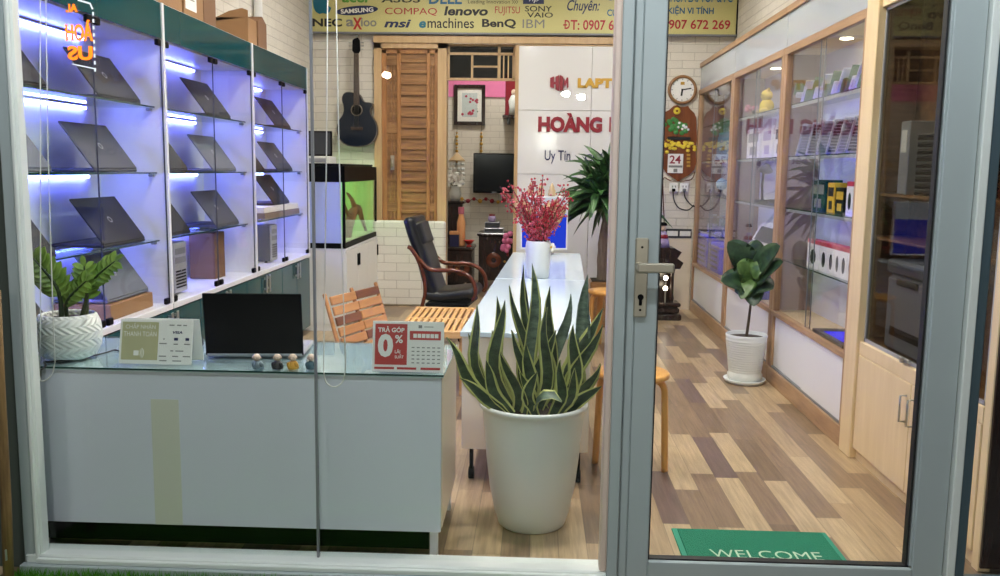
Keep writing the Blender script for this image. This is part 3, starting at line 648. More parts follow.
# objects on the front counter -------------------------------------------------
# white pot with zigzag relief and a zz plant
pc = Vector((-1.742, 3.215, cz))
t = thing('potted_plant', pc, 'leafy green plant in white zigzag-patterned pot on the counter', 'plant')
pm = NT('zigzag_ceramic'); tc = pm.n('ShaderNodeTexCoord').outputs['Object']; sp = pm.n('ShaderNodeSeparateXYZ'); pm.l(tc, sp.inputs[0])
an = pm.math('MULTIPLY', pm.math('ARCTAN2', sp.outputs[1], sp.outputs[0]), 12.0)
zz = pm.math('PINGPONG', pm.math('DIVIDE', sp.outputs[2], 0.052), 0.5)
hh = pm.math('SINE', pm.math('ADD', pm.math('MULTIPLY', an, 2.0), pm.math('MULTIPLY', zz, 16.0)))
pm.bsdf(lin((226, 228, 222)), 0.45, bump=hh, bstr=0.4, bdist=0.005)
M['zigzag'] = pm.m
obj('pot', MB().lathe([(0.0, 0.0), (0.072, 0.0), (0.095, 0.012), (0.112, 0.045), (0.119, 0.09), (0.113, 0.135), (0.100, 0.165), (0.094, 0.168), (0.092, 0.160), (0.098, 0.12), (0.0, 0.12)], 48), 'zigzag', t)
obj('soil', MB().lathe([(0.0, 0.150), (0.05, 0.152), (0.094, 0.146), (0.094, 0.125)][::-1], 24), 'soil', t)
M['zz'] = leafmat('fresh_green_leaf', (96, 134, 46), (150, 178, 84)); M['zz_stem'] = plain('dark_green_stem', (46, 62, 30), 0.5)
def zz_stem(base, mid, tip, nl, size, lean):
    pts = smooth_path([base, mid, tip], 8)
    s = obj('stem', MB().tube(pts, [0.011 - 0.009 * i / (len(pts) - 1) for i in range(len(pts))], 8), 'zz_stem', t)
    b = MB(); n = len(pts) - 1
    for k in range(nl):
        u = 0.38 + 0.62 * k / (nl - 1); i = min(int(u * n), n - 1); p = pts[i].lerp(pts[i + 1], u * n - i); d = (pts[min(i + 1, n)] - pts[i]).normalized()
        for sgn in ((-1, 1) if k < nl - 1 else (0,)):
            side = d.cross(Vector((0, -1, 0.15))).normalized() * sgn
            dirv = (d * (0.75 if sgn else 1) + side * 0.8 + Vector((0, lean * 0.3 * sgn, 0))).normalized(); L = size * (0.8 + 0.35 * math.sin(PI * u)) * random.uniform(0.9, 1.1)
            path = [p, p + dirv * L * 0.35, p + dirv * L * 0.7 - Vector((0, 0, 0.002)), p + dirv * L - Vector((0, 0, 0.006))]
            b.leaf(path, [0.003, L * 0.26, L * 0.22, 0.001], Vector((0.1 * sgn, -1, 0.5)), 0.002, 0.14)
    obj('leaflets', b, 'zz', s)
def P3(px, py, Y): p = at(px, py, Y=Y) - pc; return p
zz_stem(P3(62, 318, 3.2), P3(57, 288, 3.19), P3(33, 258, 3.16), 9, 0.075, 1)
zz_stem(P3(66, 318, 3.22), P3(68, 300, 3.2), P3(86, 281, 3.17), 7, 0.06, -1)
zz_stem(P3(82, 318, 3.2), P3(87, 292, 3.2), P3(84, 266, 3.2), 7, 0.055, 1)
zz_stem(P3(86, 318, 3.22), P3(90, 285, 3.22), P3(115, 261, 3.2), 9, 0.06, -1)
# payment stand
def stand_panel(t, pxs, Y0, lean, back, mats):
    """folded card stand: front panel leaning back, rear flap"""
    x0, x1, zt_ = pxs; h = zt_ - cz
    m = T((x0 + x1) / 2, Y0, cz + 0.001) @ RX(-lean)
    return m, (x1 - x0) / 2, h / math.cos(lean)
pa, pb = at(116, 364, Y=3.10), at(191, 322, Y=3.13)
t = thing('payment_stand', ((pa.x + pb.x) / 2, 3.12, cz), 'folded card stand accepting payments, beside the potted plant', 'sign')
w2, hh_ = (pb.x - pa.x) / 2, pb.z - cz + 0.006; m = RX(-0.22)
obj('front_panel', MB().box((-w2, -0.002, 0.001), (w2, 0.001, hh_), 0.001, m), 'paper', t)
obj('back_panel', MB().box((-w2 + 0.004, 0.0, 0.001), (w2 + 0.014, 0.003, hh_), 0.001, T(0, 0.086, 0) @ RX(0.20)), 'paper', t)
M['olive'] = plain('olive_print', (186, 182, 142), 0.4); M['olive_red'] = plain('dusty_red_print', (188, 150, 128), 0.4)
o = obj('olive_field', MB().box((-w2 + 0.008, -0.0028, 0.016), (w2 * 0.06, -0.0021, hh_ - 0.01), 0, m).box((-w2 * 0.30, -0.0031, hh_ * 0.62), (w2 * 0.06, -0.0027, hh_ - 0.01), 0, m), ['olive'], t)
mf = m @ T(0, -0.0033, 0) @ RX(PI / 2)
b = MB(); write(b, 'CHẤP NHẬN', mf, -w2 + 0.020, -0.004, hh_ * 0.765, hh_ * 0.925, bold=0.0, ex=0.004); write(b, 'THANH TOÁN', mf, -w2 + 0.014, 0.001, hh_ * 0.62, hh_ * 0.755, bold=0.0, ex=0.004)
obj('lettering', b, 'paper', t)
b = MB(); cx_, cz_ = -w2 * 0.48, hh_ * 0.25
for r in (0.010, 0.016, 0.022):
    b.tube([(cx_ + r * math.cos(a), -0.0034, cz_ + r * math.sin(a)) for a in [(-0.9 + 1.8 * k / 8) for k in range(9)]], 0.0011, 6, m)
b.box((cx_ - 0.016, -0.0036, cz_ - 0.009), (cx_ + 0.003, -0.0030, cz_ + 0.009), 0.0005, m)
obj('contactless_mark', b, 'paper', t)
b = MB(); write(b, 'VISA', mf, w2 * 0.45, w2 * 0.72, hh_ * 0.69, hh_ * 0.75, bold=0.03, ex=0.004, shear=0.2)
for x, z, ww in ((0.55, 0.57, 0.055), (0.86, 0.57, 0.05)): b.box((w2 * x - ww * w2, -0.0032, hh_ * (z - 0.03)), (w2 * x + ww * w2, -0.0027, hh_ * (z + 0.03)), 0, m)
obj('card_marks', b, 'navy', t)
b = MB()
for x, z, ww in ((0.42, 0.88, 0.07), (0.62, 0.88, 0.06), (0.78, 0.88, 0.05), (0.2, 0.47, 0.1), (0.55, 0.46, 0.06), (0.86, 0.46, 0.08), (0.45, 0.31, 0.04), (0.66, 0.31, 0.11), (0.2, 0.19, 0.1), (0.55, 0.19, 0.08), (0.86, 0.19, 0.1), (0.22, 0.09, 0.1), (0.6, 0.09, 0.12), (0.22, 0.57, 0.02)):
    b.box((w2 * x - ww * w2, -0.0032, hh_ * (z - 0.012)), (w2 * x + ww * w2, -0.0027, hh_ * (z + 0.012)), 0, m)
obj('small_print', b, 'ink_grey', t)
# red instalment sign
pa, pb = at(372, 371, Y=3.085), at(444.5, 322.5, Y=3.115)
t = thing('instalment_sign', ((pa.x + pb.x) / 2, 3.085, cz), 'red and white zero-percent instalment sign on the counter corner', 'sign')
w2, hh_ = (pb.x - pa.x) / 2, pb.z - cz + 0.004; m = RX(-0.16); mf = m @ T(0, -0.0034, 0) @ RX(PI / 2)
obj('board', MB().box((-w2, -0.0022, 0.001), (w2, 0.001, hh_), 0.001, m), 'paper', t)
obj('rear_prop', MB().box((-w2 + 0.01, 0, 0.001), (w2 - 0.01, 0.003, hh_ * 0.95), 0.001, T(0, 0.07, 0) @ RX(0.18)), 'paper', t)
X = lambda u: -w2 + 2 * w2 * u
b = MB().box((X(0.035), -0.003, hh_ * 0.145), (X(0.485), -0.0022, hh_ * 0.945), 0, m).box((X(0.52), -0.003, hh_ * 0.64), (X(0.955), -0.0022, hh_ * 0.815), 0, m)
for u0, u1 in ((0.03, 0.31), (0.35, 0.62), (0.68, 0.955)): b.box((X(u0), -0.003, hh_ * 0.055), (X(u1), -0.0022, hh_ * 0.10), 0, m)
obj('red_field', b, 'red', t)
b = MB(); write(b, 'TRẢ GÓP', mf, X(0.075), X(0.445), hh_ * 0.78, hh_ * 0.90, bold=0.03, ex=0.004); write(b, '0', mf, X(0.075), X(0.29), hh_ * 0.29, hh_ * 0.75, bold=0.045, ex=0.004)
write(b, '%', mf, X(0.315), X(0.425), hh_ * 0.57, hh_ * 0.73, bold=0.02, ex=0.004); write(b, 'LÃI', mf, X(0.315), X(0.39), hh_ * 0.37, hh_ * 0.45, bold=0.02, ex=0.004); write(b, 'SUẤT', mf, X(0.315), X(0.44), hh_ * 0.27, hh_ * 0.36, bold=0.02, ex=0.004)
for k in range(6): b.box((X(0.57 + 0.06 * k), -0.0034, hh_ * 0.68), (X(0.62 + 0.06 * k), -0.0029, hh_ * 0.76), 0, m)
obj('lettering', b, 'paper', t)
b = MB()
for r in range(5):
    for q in range(6): b.box((X(0.55 + 0.072 * q), -0.003, hh_ * (0.48 - 0.075 * r)), (X(0.59 + 0.072 * q), -0.0022, hh_ * (0.50 - 0.075 * r)), 0, m)
b.box((X(0.64), -0.003, hh_ * 0.87), (X(0.69), -0.0022, hh_ * 0.93), 0, m).box((X(0.72), -0.003, hh_ * 0.89), (X(0.85), -0.0022, hh_ * 0.905), 0, m)
obj('bank_marks', b, 'ink_grey', t)
# open black laptop, its lid back towards the window
lx0, lx1 = at(206, 354, Y=3.27).x, at(303, 354, Y=3.27).x
t = thing('laptop', ((lx0 + lx1) / 2, 3.275, cz), 'open black laptop on the front counter, cover towards the window', 'laptop', rz=0.0)
t.rotation_euler = (0, 0, math.radians(5)); w2 = 0.183
obj('base', MB().box((-w2, 0.0, 0.002), (w2, 0.255, 0.021), 0.006), 'silver', t)
obj('keyboard', MB().box((-w2 + 0.02, 0.03, 0.021), (w2 - 0.02, 0.14, 0.0225), 0.0005), 'black', t)
m = T(0, 0.006, 0.020) @ RX(0.13)
obj('lid', MB().box((-w2, -0.006, -0.012), (w2, 0.0, 0.232), 0.003, m), 'black', t)
obj('screen', MB().box((-w2 + 0.008, 0.0002, 0.008), (w2 - 0.008, 0.001, 0.224), 0, m), 'black_gloss', t)
# four bald monk figurines
FC = (('monk_grey', (112, 128, 138)), ('monk_black', (28, 26, 30)), ('monk_yellow', (206, 150, 44)), ('monk_blue', (62, 96, 108)))
FL = ('tiny bald monk figurine in grey robe, head tilted, beside the laptop', 'tiny bald monk figurine in black robe by the laptop', 'tiny bald monk figurine in mustard yellow robe', 'tiny bald monk figurine in blue-green robe, near the hanging cord')
M['skin_clay'] = plain('pale_clay', (222, 196, 176), 0.5)
for i, px in enumerate((257, 276.5, 292, 310.5)):
    mn, mc = FC[i]; M[mn] = plain(mn, mc, 0.45); p = at(px, 369.5, Z=cz); t = thing('figurine', (p.x, p.y + 0.016, cz), FL[i], 'figurine', 'monk figurines on the counter edge')
    obj('robe', MB().lathe([(0, 0), (0.019, 0.0), (0.021, 0.006), (0.018, 0.018), (0.011, 0.028), (0, 0.031)], 20).ball(0.008, (-0.013, -0.010, 0.016), (1, 0.9, 1.3), 10).ball(0.008, (0.013, -0.010, 0.016), (1, 0.9, 1.3), 10), mn, t)
    tx = -0.005 if i == 0 else 0
    hd = obj('head', MB().ball(0.0145, (tx, -0.002, 0.041), (1, 0.95, 0.95), 16).ball(0.004, (tx - 0.0145, -0.002, 0.040), (0.6, 1, 1.2), 8).ball(0.004, (tx + 0.0145, -0.002, 0.040), (0.6, 1, 1.2), 8).ball(0.002, (tx, -0.0162, 0.039), (1, 1, 1), 8), 'skin_clay', t)
    obj('face', MB().box((tx - 0.007, -0.0160, 0.042), (tx - 0.003, -0.0145, 0.0432)).box((tx + 0.003, -0.0160, 0.042), (tx + 0.007, -0.0145, 0.0432)).box((tx - 0.003, -0.0155, 0.0335), (tx + 0.003, -0.0140, 0.0345)), 'ink', hd)
    if i == 3: obj('hands', MB().ball(0.005, (-0.012, -0.010, 0.031), (1, 1, 1), 8).ball(0.005, (0.012, -0.010, 0.031), (1, 1, 1), 8), 'paper', t)
# adapter, cables
p = at(190, 337, Y=3.45)
t = thing('power_adapter', (p.x, 3.45, cz), 'black power adapter between payment stand and laptop', 'adapter')
obj('brick', MB().box((-0.05, -0.025, 0.0), (0.05, 0.025, 0.03), 0.006, RZ(0.3)), 'black', t)
obj('cord_coil', MB().tube([(0.03 * math.cos(a) * (1 + 0.1 * math.sin(3 * a)), 0.03 * math.sin(a), 0.034 + 0.004 * a / 6) for a in [k * 0.35 for k in range(40)]], 0.0035, 6), 'cable', t)
t = thing('papers', (at(190, 350, Z=cz).x, 3.30, cz), 'small heap of white leaflets beside the laptop', 'paper')
for k in range(3): obj('leaflet', MB().box((-0.05, -0.035, 0.0005 + 0.003 * k), (0.05, 0.035, 0.0025 + 0.003 * k), 0, RZ(0.2 - 0.35 * k)), 'paper', t)
c = [at(x, y, Z=cz + 0.004) for x, y in ((44, 362), (70, 360), (92, 356), (108, 352), (115, 350), (122, 352))]
tag(obj('cable', MB().tube([at(40, 378, Y=3.05), at(41, 370, Y=3.045), at(46, 365.5, Y=3.055)] + smooth_path(c, 5), 0.0035, 8), 'cable'), 'black cable running from the plant pot to the payment stand', 'cable')
# blind cords with their loops, behind the glass
def cord(pts, label):
    tag(obj('blind_cord', MB().tube(pts, 0.0022, 6), 'cord'), label, 'cord', 'white blind cords in the window')
Y = 3.0
def PX(l): return [at(x, y, Y=Y) for x, y in l]
lp = [(-3, 0)]
cord(PX([(40, -60), (40.5, 150), (40.5, 320), (39.5, 376)]) + smooth_path(PX([(39.5, 376), (41, 381), (46, 380), (52, 374), (55, 362)]), 4) + PX([(55, 362), (52.5, 300), (48, 150), (45, -60)]), 'white blind cord hanging by the left window jamb')
cord(PX([(328, -60), (326.5, 150), (324.5, 300), (323.5, 370)]) + smooth_path(PX([(323.5, 370), (326, 382), (334.5, 387), (343, 381), (345.5, 366)]), 4) + PX([(345.5, 366), (343.5, 300), (339, 150), (335, -60)]), 'long white blind cord looping over the counter front')
# reflection of an LED sign, modelled as glowing letters on an added sheet
t = thing('led_sign_reflection', (-1.6, 3.03, 1.95), 'LED sign reflection modelled as solid orange mirrored letters, upper left window', 'sign')
q0, q1 = at(64, 66, Y=3.03), at(95.5, -30, Y=3.03)
obj('added_sheet', MB().box((q0.x, 3.028, q0.z), (q1.x, 3.032, q1.z)), 'glass', t, True)
b = MB()
for (s, x0, y0, x1, y1) in (('AL', 66, 4, 77, 12), ('ÀOH', 66, 20, 92, 41), ('US', 68, 46, 92, 60)): write_px(b, s, x0, y0, x1, y1, 3.024, mirror=True, bold=0.028, ex=0.03)
obj('lettering', b, 'sign_reflection', t, True)
b = MB().tube([at(78, 0, Y=3.026), at(90, 3.5, Y=3.026), at(92.5, 9, Y=3.026)], 0.003, 8)
for k in range(9): b.tube([at(93 + 0.25 * k, 12 + 7 * k, Y=3.026), at(93.1 + 0.25 * k, 15.5 + 7 * k, Y=3.026)], 0.003, 8)
b.tube([at(72, 64, Y=3.026), at(96, 69, Y=3.026)], 0.002, 8)
obj('dotted_border_reflection', b, 'sign_reflection_white', t, True)
obj('added_wire', MB().tube([(q0.x + 0.01, 3.03, q1.z), (q0.x + 0.01, 3.03, ZC)], 0.0015, 6).tube([(q1.x - 0.01, 3.03, q1.z), (q1.x - 0.01, 3.03, ZC)], 0.0015, 6), 'steel', t, True)
# ------------------------------------------------------------------ big snake plant in its white pot
SP = Vector((0.004, 3.47, 0))
t = thing('snake_plant', SP, 'large snake plant with yellow-edged leaves in tall white pot', 'plant')
obj('pot', MB().lathe([(0, 0.0), (0.128, 0.0), (0.136, 0.008), (0.152, 0.06), (0.172, 0.16), (0.186, 0.28), (0.196, 0.40), (0.202, 0.47), (0.206, 0.482), (0.214, 0.486), (0.217, 0.496), (0.212, 0.504), (0.203, 0.504), (0.196, 0.494), (0.190, 0.45), (0, 0.45)], 56), 'ceramic', t)
obj('soil', MB().lathe([(0, 0.480), (0.1, 0.478), (0.194, 0.472), (0.19, 0.45)][::-1], 32), 'soil', t)
M['snake'] = leafmat('snake_leaf_banded', (24, 40, 26), (62, 84, 54), rough=0.35, stripes=38)
M['snake_grey'] = leafmat('snake_leaf_grey_banded', (50, 70, 60), (112, 132, 112), rough=0.4, stripes=34)
M['snake_edge'] = plain('snake_leaf_yellow_edge', (188, 192, 116), 0.35)
LV = [  # base px, tip px, bulge px (sideways), half width in m, depth offset base / tip, greyish
 (533, 410, 532, 263, -1, .027, .0, .02, 3), (528, 405, 524, 265, 1, .017, .06, .08, 0), (560, 400, 588, 274, 5, .028, .03, .07, 2),
 (500, 408, 447, 337, -6, .024, -.02, -.05, 0), (507, 405, 468, 333, -6, .022, .06, .08, 0), (500, 402, 477, 304, -8, .023, .0, .02, 0),
 (508, 412, 460, 378, -2, .022, -.10, -.16, 0), (512, 405, 497, 296, -5, .022, .04, .06, 0), (514, 408, 505, 300, -9, .026, -.02, -.02, 0),
 (523, 404, 509, 286, 7, .022, .05, .05, 0), (527, 404, 523, 278, 0, .020, .09, .10, 0), (545, 404, 550, 286, 3, .024, .07, .09, 0),
 (538, 410, 547, 307, 3, .026, -.03, -.02, 0), (553, 400, 571, 294, -3, .022, .09, .12, 2), (571, 408, 603, 308, -6, .030, .02, .05, 0),
 (573, 408, 603, 325, -6, .026, -.03, -.02, 0), (574, 410, 601, 364, -2, .024, -.05, -.04, 0), (570, 414, 602, 386, -3, .022, -.10, -.12, 0),
 (526, 412, 526, 343, 3, .026, -.09, -.10, 0), (512, 413, 486, 360, -5, .024, -.09, -.12, 0), (552, 413, 560, 360, 4, .024, -.10, -.12, 0),
 (560, 406, 573, 325, 6, .028, -.02, -.01, 0), (536, 412, 537, 372, -5, .022, -.12, -.14, 0), (517, 412, 500, 352, 4, .025, -.05, -.06, 0),
 (545, 410, 556, 330, -7, .026, .0, .0, 0), (521, 410, 512, 330, 4, .024, .02, .02, 0), (539, 408, 540, 318, 5, .026, .03, .03, 0), (564, 410, 583, 338, 3, .025, .05, .06, 0),
 (530, 413, 520, 372, 2, .022, -.11, -.13, 0), (557, 412, 575, 368, 3, .024, -.08, -.10, 0), (508, 408, 492, 330, 3, .022, .08, .1, 0)]
for (bx, by, tx, ty, bul, hw, d0, d1, gr) in LV:
    dd = math.sqrt(max(0.0, 0.15 ** 2 - ((bx - 534) / 255) ** 2)); d0 = max(-dd, min(dd, d0))
    pts = []
    for i in range(9):
        u = i / 8; px = bx + (tx - bx) * u + bul * 1.7 * math.sin(PI * u) + 4.0 * math.sin(2 * PI * u) * (1 if bul > 0 else -1) * min(1, abs(by - ty) / 90); py = by + (ty - by) * u
        q = at(px, py, Y=SP.y + d0 + (d1 - d0) * u) - SP
        if i == 0: q.z = min(q.z, 0.47); q.x = max(-0.165, min(0.165, q.x))
        pts.append(q)
    tw, tv = random.uniform(-0.6, 0.6), random.uniform(-1.3, 1.3); nrm = lambda u, a=tw, c=tv: Vector((math.sin(a + c * (u - 0.4)), -math.cos(a + c * (u - 0.4)), 0.2))
    wd = lambda u, hw=hw * 1.02: hw * (0.72 + 0.42 * math.sin(PI * min(1, u * 1.25))) * (1 if u < 0.72 else max(0.03, 1 - ((u - 0.72) / 0.28) ** 1.7))
    obj('leaf', MB().leaf(pts, wd, nrm, 0.006, 0.28, 0.155, (0, 1)), ['snake_grey' if gr else 'snake', 'snake_grey' if gr == 2 else 'snake_edge'], t)
# short leaf bending over the rim
pts = [at(x, y, Y=SP.y + d) - SP for x, y, d in ((534, 412, -.10), (537, 402, -.13), (544, 397, -.15), (553, 396, -.16), (562, 402, -.16))]
obj('leaf', MB().leaf(pts, [.012, .026, .03, .024, .002], Vector((0, -0.6, 1)), 0.005, 0.2, 0.12), ['snake_grey', 'snake_edge'], t, label='short pale leaf folded over the rim')

# ------------------------------------------------------------------ fiddle leaf fig
FP = Vector((1.445, 6.02, 0)); t = thing('fiddle_leaf_fig', FP, 'young large-leaved fig tree in white ribbed pot by the cabinets', 'plant')
pr_ = [(0, 0.012), (0.108, 0.012), (0.112, 0.02)]
for k in range(14): z = 0.08 + 0.016 * k; r = 0.108 + 0.026 * k / 13; pr_ += [(r, z), (r + 0.003, z + 0.005), (r + 0.003, z + 0.011), (r, z + 0.0155)]
pr_ = [(0, 0.012), (0.100, 0.012), (0.114, 0.03), (0.117, 0.06), (0.108, 0.075)] + pr_[3:] + [(0.138, 0.315), (0.139, 0.332), (0.134, 0.336), (0.128, 0.33), (0.12, 0.29), (0, 0.29)]
obj('pot', MB().lathe(pr_, 44), 'ceramic', t)
obj('saucer', MB().lathe([(0, 0.0), (0.125, 0.0), (0.142, 0.028), (0.138, 0.03), (0.122, 0.012), (0, 0.011)], 40), 'ceramic', t)
obj('soil', MB().lathe([(0.128, 0.30), (0.126, 0.312), (0.05, 0.318), (0, 0.316)], 28), 'soil', t)
M['fig'] = leafmat('dark_fig_leaf', (30, 50, 34), (60, 86, 56), 20, 0.32); M['fig_l'] = leafmat('young_fig_leaf', (66, 96, 48), (104, 132, 74), 20, 0.34); M['bark'] = plain('brown_bark', (72, 58, 44), 0.7)
FZ = lambda px, py, d=0: at(px, py, Y=FP.y + d) - FP
trunk = smooth_path([Vector((0, 0, 0.31)), FZ(749, 318), FZ(751, 300), FZ(752, 280), FZ(752, 262)], 5)
obj('trunk', MB().tube(trunk, [0.011 - 0.006 * i / (len(trunk) - 1) for i in range(len(trunk))], 10), 'bark', t)
FL_ = [((752, 272), (728, 242), .0, -.02, 11, 0), ((752, 270), (757, 240), .02, .06, 9, 0), ((753, 275), (780, 246), -.02, -.32, 10, 0), ((752, 285), (721, 281), -.02, -.10, 11, 0),
       ((753, 283), (783, 262), -.03, -.34, 9, 0), ((752, 280), (737, 264), -.03, -.08, 10, 1), ((752, 290), (773, 289), -.02, -.22, 10, 0), ((752, 285), (754, 306), -.03, -.14, 9, 0), ((752, 280), (741, 299), -.04, -.12, 7, 1), ((752, 270), (740, 250), .05, .12, 10, 0), ((753, 272), (766, 260), .0, -.04, 7, 0), ((752, 276), (763, 270), -.06, -.12, 8, 1), ((752, 284), (735, 292), .04, .1, 8, 0)]
for (b0, b1, d0, d1, hwpx, li) in FL_:
    p0, p1 = FZ(*b0, d0), FZ(*b1, d1); mid = (p0 + p1) / 2 + Vector((0, -0.01, 0.018)); pts = smooth_path([p0, mid, p1], 5); n = len(pts) - 1
    hw = hwpx * 1.22 / 148.0
    wd = [hw * (0.10 + 0.9 * math.sin(PI * min(1, (i / n) ** 0.8)) ** 0.8) if i < n else 0.004 for i in range(n + 1)]
    obj('leaf', MB().leaf(pts, wd, Vector((random.uniform(-.4, .4), -0.9, 0.55)), 0.003, 0.10), 'fig_l' if li else 'fig', t)
# ------------------------------------------------------------------ dracaena behind the counter
DP = Vector((0.655, 8.2, 0)); t = thing('dracaena', DP, 'tall dark green dracaena on thick brown trunk by the sign wall', 'plant')
M['drac'] = leafmat('dracaena_leaf', (28, 56, 32), (66, 108, 54), 16, 0.4); M['trunk'] = wood('rough_grey_brown_bark', (98, 80, 70), (150, 128, 114), 'z', 0.8, 12)
obj('pot', MB().box((-0.15, -0.15, 0), (0.15, 0.15, 0.42), 0.012), 'door_slat', t)
obj('soil', MB().box((-0.135, -0.135, 0.42), (0.135, 0.135, 0.425)), 'soil', t)
tr = smooth_path([Vector((0.0, 0, 0.40)), Vector((-0.01, 0.0, 0.65)), Vector((0.0, 0, 0.9)), Vector((0.02, 0, 1.25))], 5)
obj('trunk', MB().tube(tr, [0.085, 0.084, 0.078, 0.075, 0.078, 0.074, 0.07, 0.074, 0.07, 0.066, 0.06, 0.05, 0.04, 0.035, 0.03, 0.025][:len(tr)], 14), 'trunk', t)
heads = [Vector((-0.06, -0.05, 1.22)), Vector((0.02, -0.08, 1.36)), Vector((-0.06, -0.12, 1.20)), Vector((0.06, -0.05, 1.22)), Vector((-0.1, -0.14, 1.22)), Vector((-0.02, -0.12, 1.10)), Vector((-0.08, -0.1, 1.12))]
for hi_, hd in enumerate(heads):
    for k in range(24):
        a = 2 * PI * k / 24 + hi_; el = random.uniform(-0.3, 1.1); L = random.uniform(0.38, 0.55)
        d = Vector((math.cos(a) * math.cos(el), math.sin(a) * math.cos(el) * 0.8, math.sin(el)))
        pts = [hd + d * L * u + Vector((0, 0, -0.22 * u * u * (1.1 - el * 0.5))) for u in (0, 0.2, 0.4, 0.6, 0.8, 1.0)]
        obj('leaf', MB().leaf(pts, [.014, .034, .042, .036, .022, .001], Vector((0.2 * math.cos(a), -0.5, 1)), 0.002, 0.18), 'drac', t)
# ------------------------------------------------------------------ vase with red berry branches
VP = Vector((0.02, 5.97, cz)); t = thing('vase', VP, 'white vase on the far counter, filled with berry branches', 'vase')
obj('body', MB().lathe([(0, 0), (0.066, 0), (0.074, 0.008), (0.081, 0.10), (0.087, 0.20), (0.084, 0.235), (0.078, 0.25), (0.072, 0.25), (0.078, 0.2), (0.07, 0.02), (0, 0.015)], 36), 'ceramic', t)
t2 = thing('berry_bouquet', VP + Vector((0, 0, 0.2)), 'bouquet of red berry branches standing in the white vase', 'bouquet')
M['berry'] = plain('red_berry', (178, 44, 62), 0.3); M['berry_p'] = plain('pink_berry', (206, 96, 112), 0.35); M['twig'] = plain('brown_twig', (92, 54, 44), 0.7); M['dry'] = plain('dry_beige_leaf', (206, 178, 138), 0.7)
rnd = random.Random(3)
for k in range(38):
    a = 2 * PI * k / 38 + rnd.uniform(-.15, .15); sp = rnd.uniform(0.12, 1.0); h = rnd.uniform(0.10, 0.40) * (1.15 - 0.25 * sp)
    tip = Vector((math.cos(a) * 0.295 * sp, math.sin(a) * 0.2 * sp, 0.05 + h)); pts = smooth_path([Vector((math.cos(a) * 0.03, math.sin(a) * 0.03, -0.12)), Vector((math.cos(a) * 0.05, math.sin(a) * 0.045, 0.05)), tip * 0.62 + Vector((0, 0, 0.02)), tip], 4)
    br = obj('branch', MB().tube(pts, 0.0025, 5), 'twig', t2); bb = MB(); n = len(pts)
    for j in range(34):
        u = rnd.uniform(0.35, 1.0); i = min(int(u * (n - 1)), n - 2); p = pts[i].lerp(pts[i + 1], u * (n - 1) - i) + Vector((rnd.gauss(0, .016), rnd.gauss(0, .016), rnd.gauss(0, .016)))
        bb.ball(rnd.uniform(.005, .0085), p, (1, 1, 1), 8)
    obj('berries', bb, 'berry' if k % 3 else 'berry_p', br)
for k in range(7):
    a = rnd.uniform(0, 6.28); p0 = Vector((0, 0, 0.05)); d = Vector((math.cos(a) * 0.7, 0.5 + 0.2 * math.sin(a), 0.9)).normalized()
    obj('dry_leaf', MB().leaf([p0 + d * s for s in (0, 0.1, 0.2, 0.28, 0.33)], [.01, .035, .045, .03, .002], Vector((0, -1, 0.2)), 0.002, 0.1), 'dry', t2)
t3 = thing('white_flower', VP + Vector((0.085, -0.02, 0.19)), 'small white blossom at the vase rim', 'flower')
b = MB()
for k in range(6): a = k * PI / 3; b.ball(0.014, (0.018 * math.cos(a), -0.004, 0.018 * math.sin(a) + 0.02), (1, 0.5, 1), 8)
obj('petals', b, 'paper', t3); obj('stalk', MB().tube([(0, 0, 0.02), (-0.02, 0.01, -0.01), (-0.05, 0.02, 0.0)], 0.003, 6), 'zz_stem', t3); obj('flower_centre', MB().ball(0.008, (0, -0.01, 0.02), (1, 1, 1), 8), 'yellow', t3)

# monitor with a blue page at the far end of the counter
mx = (at(521, 214, Y=7.62).x + at(568, 214, Y=7.62).x) / 2; mw = (at(568, 214, Y=7.62).x - at(521, 214, Y=7.62).x) / 2
t = thing('monitor', (mx, 7.62, cz), 'lit monitor with a white and blue page behind the vase', 'monitor')
ztop = at(545, 196, Y=7.62).z - cz; ztop_monitor = ztop
obj('stand', MB().lathe([(0, 0), (0.09, 0), (0.09, 0.008), (0.0, 0.01)], 28, T(0, 0.06, 0)).box((-0.02, 0.05, 0.0), (0.02, 0.07, 0.2), 0.003), 'mid_grey', t)
obj('housing', MB().box((-mw, 0.0, 0.045), (mw, 0.04, ztop), 0.006), 'white_mat', t)
M['scr_blue'] = emit('screen_blue_light', (40, 66, 214), 1.0); M['scr_white'] = emit('screen_white_light', (226, 232, 244), 0.75)
zs = at(545, 214, Y=7.62).z - cz
obj('screen', MB().box((-mw + 0.012, -0.002, 0.06), (mw - 0.012, 0.0, zs)), 'scr_blue', t)
obj('screen_header', MB().box((-mw + 0.012, -0.002, zs), (mw - 0.012, 0.0, ztop - 0.012)), 'scr_white', t)
# dangling cables on the wall right of it
t = thing('cable_bundle', (0.42, YB - 0.01, 0.9), 'black cables dangling on the wall behind the dracaena', 'cable')
for pts in (((570, 225), (575, 232), (583, 240), (580, 256), (588, 268)), ((573, 232), (585, 236), (590, 250), (582, 262), (586, 276)), ((572, 262), (580, 270), (588, 262), (590, 280))):
    obj('strand', MB().tube(smooth_path([at(x, y, Y=YB - 0.015) for x, y in pts], 5), 0.007, 6), 'cable', t, True)

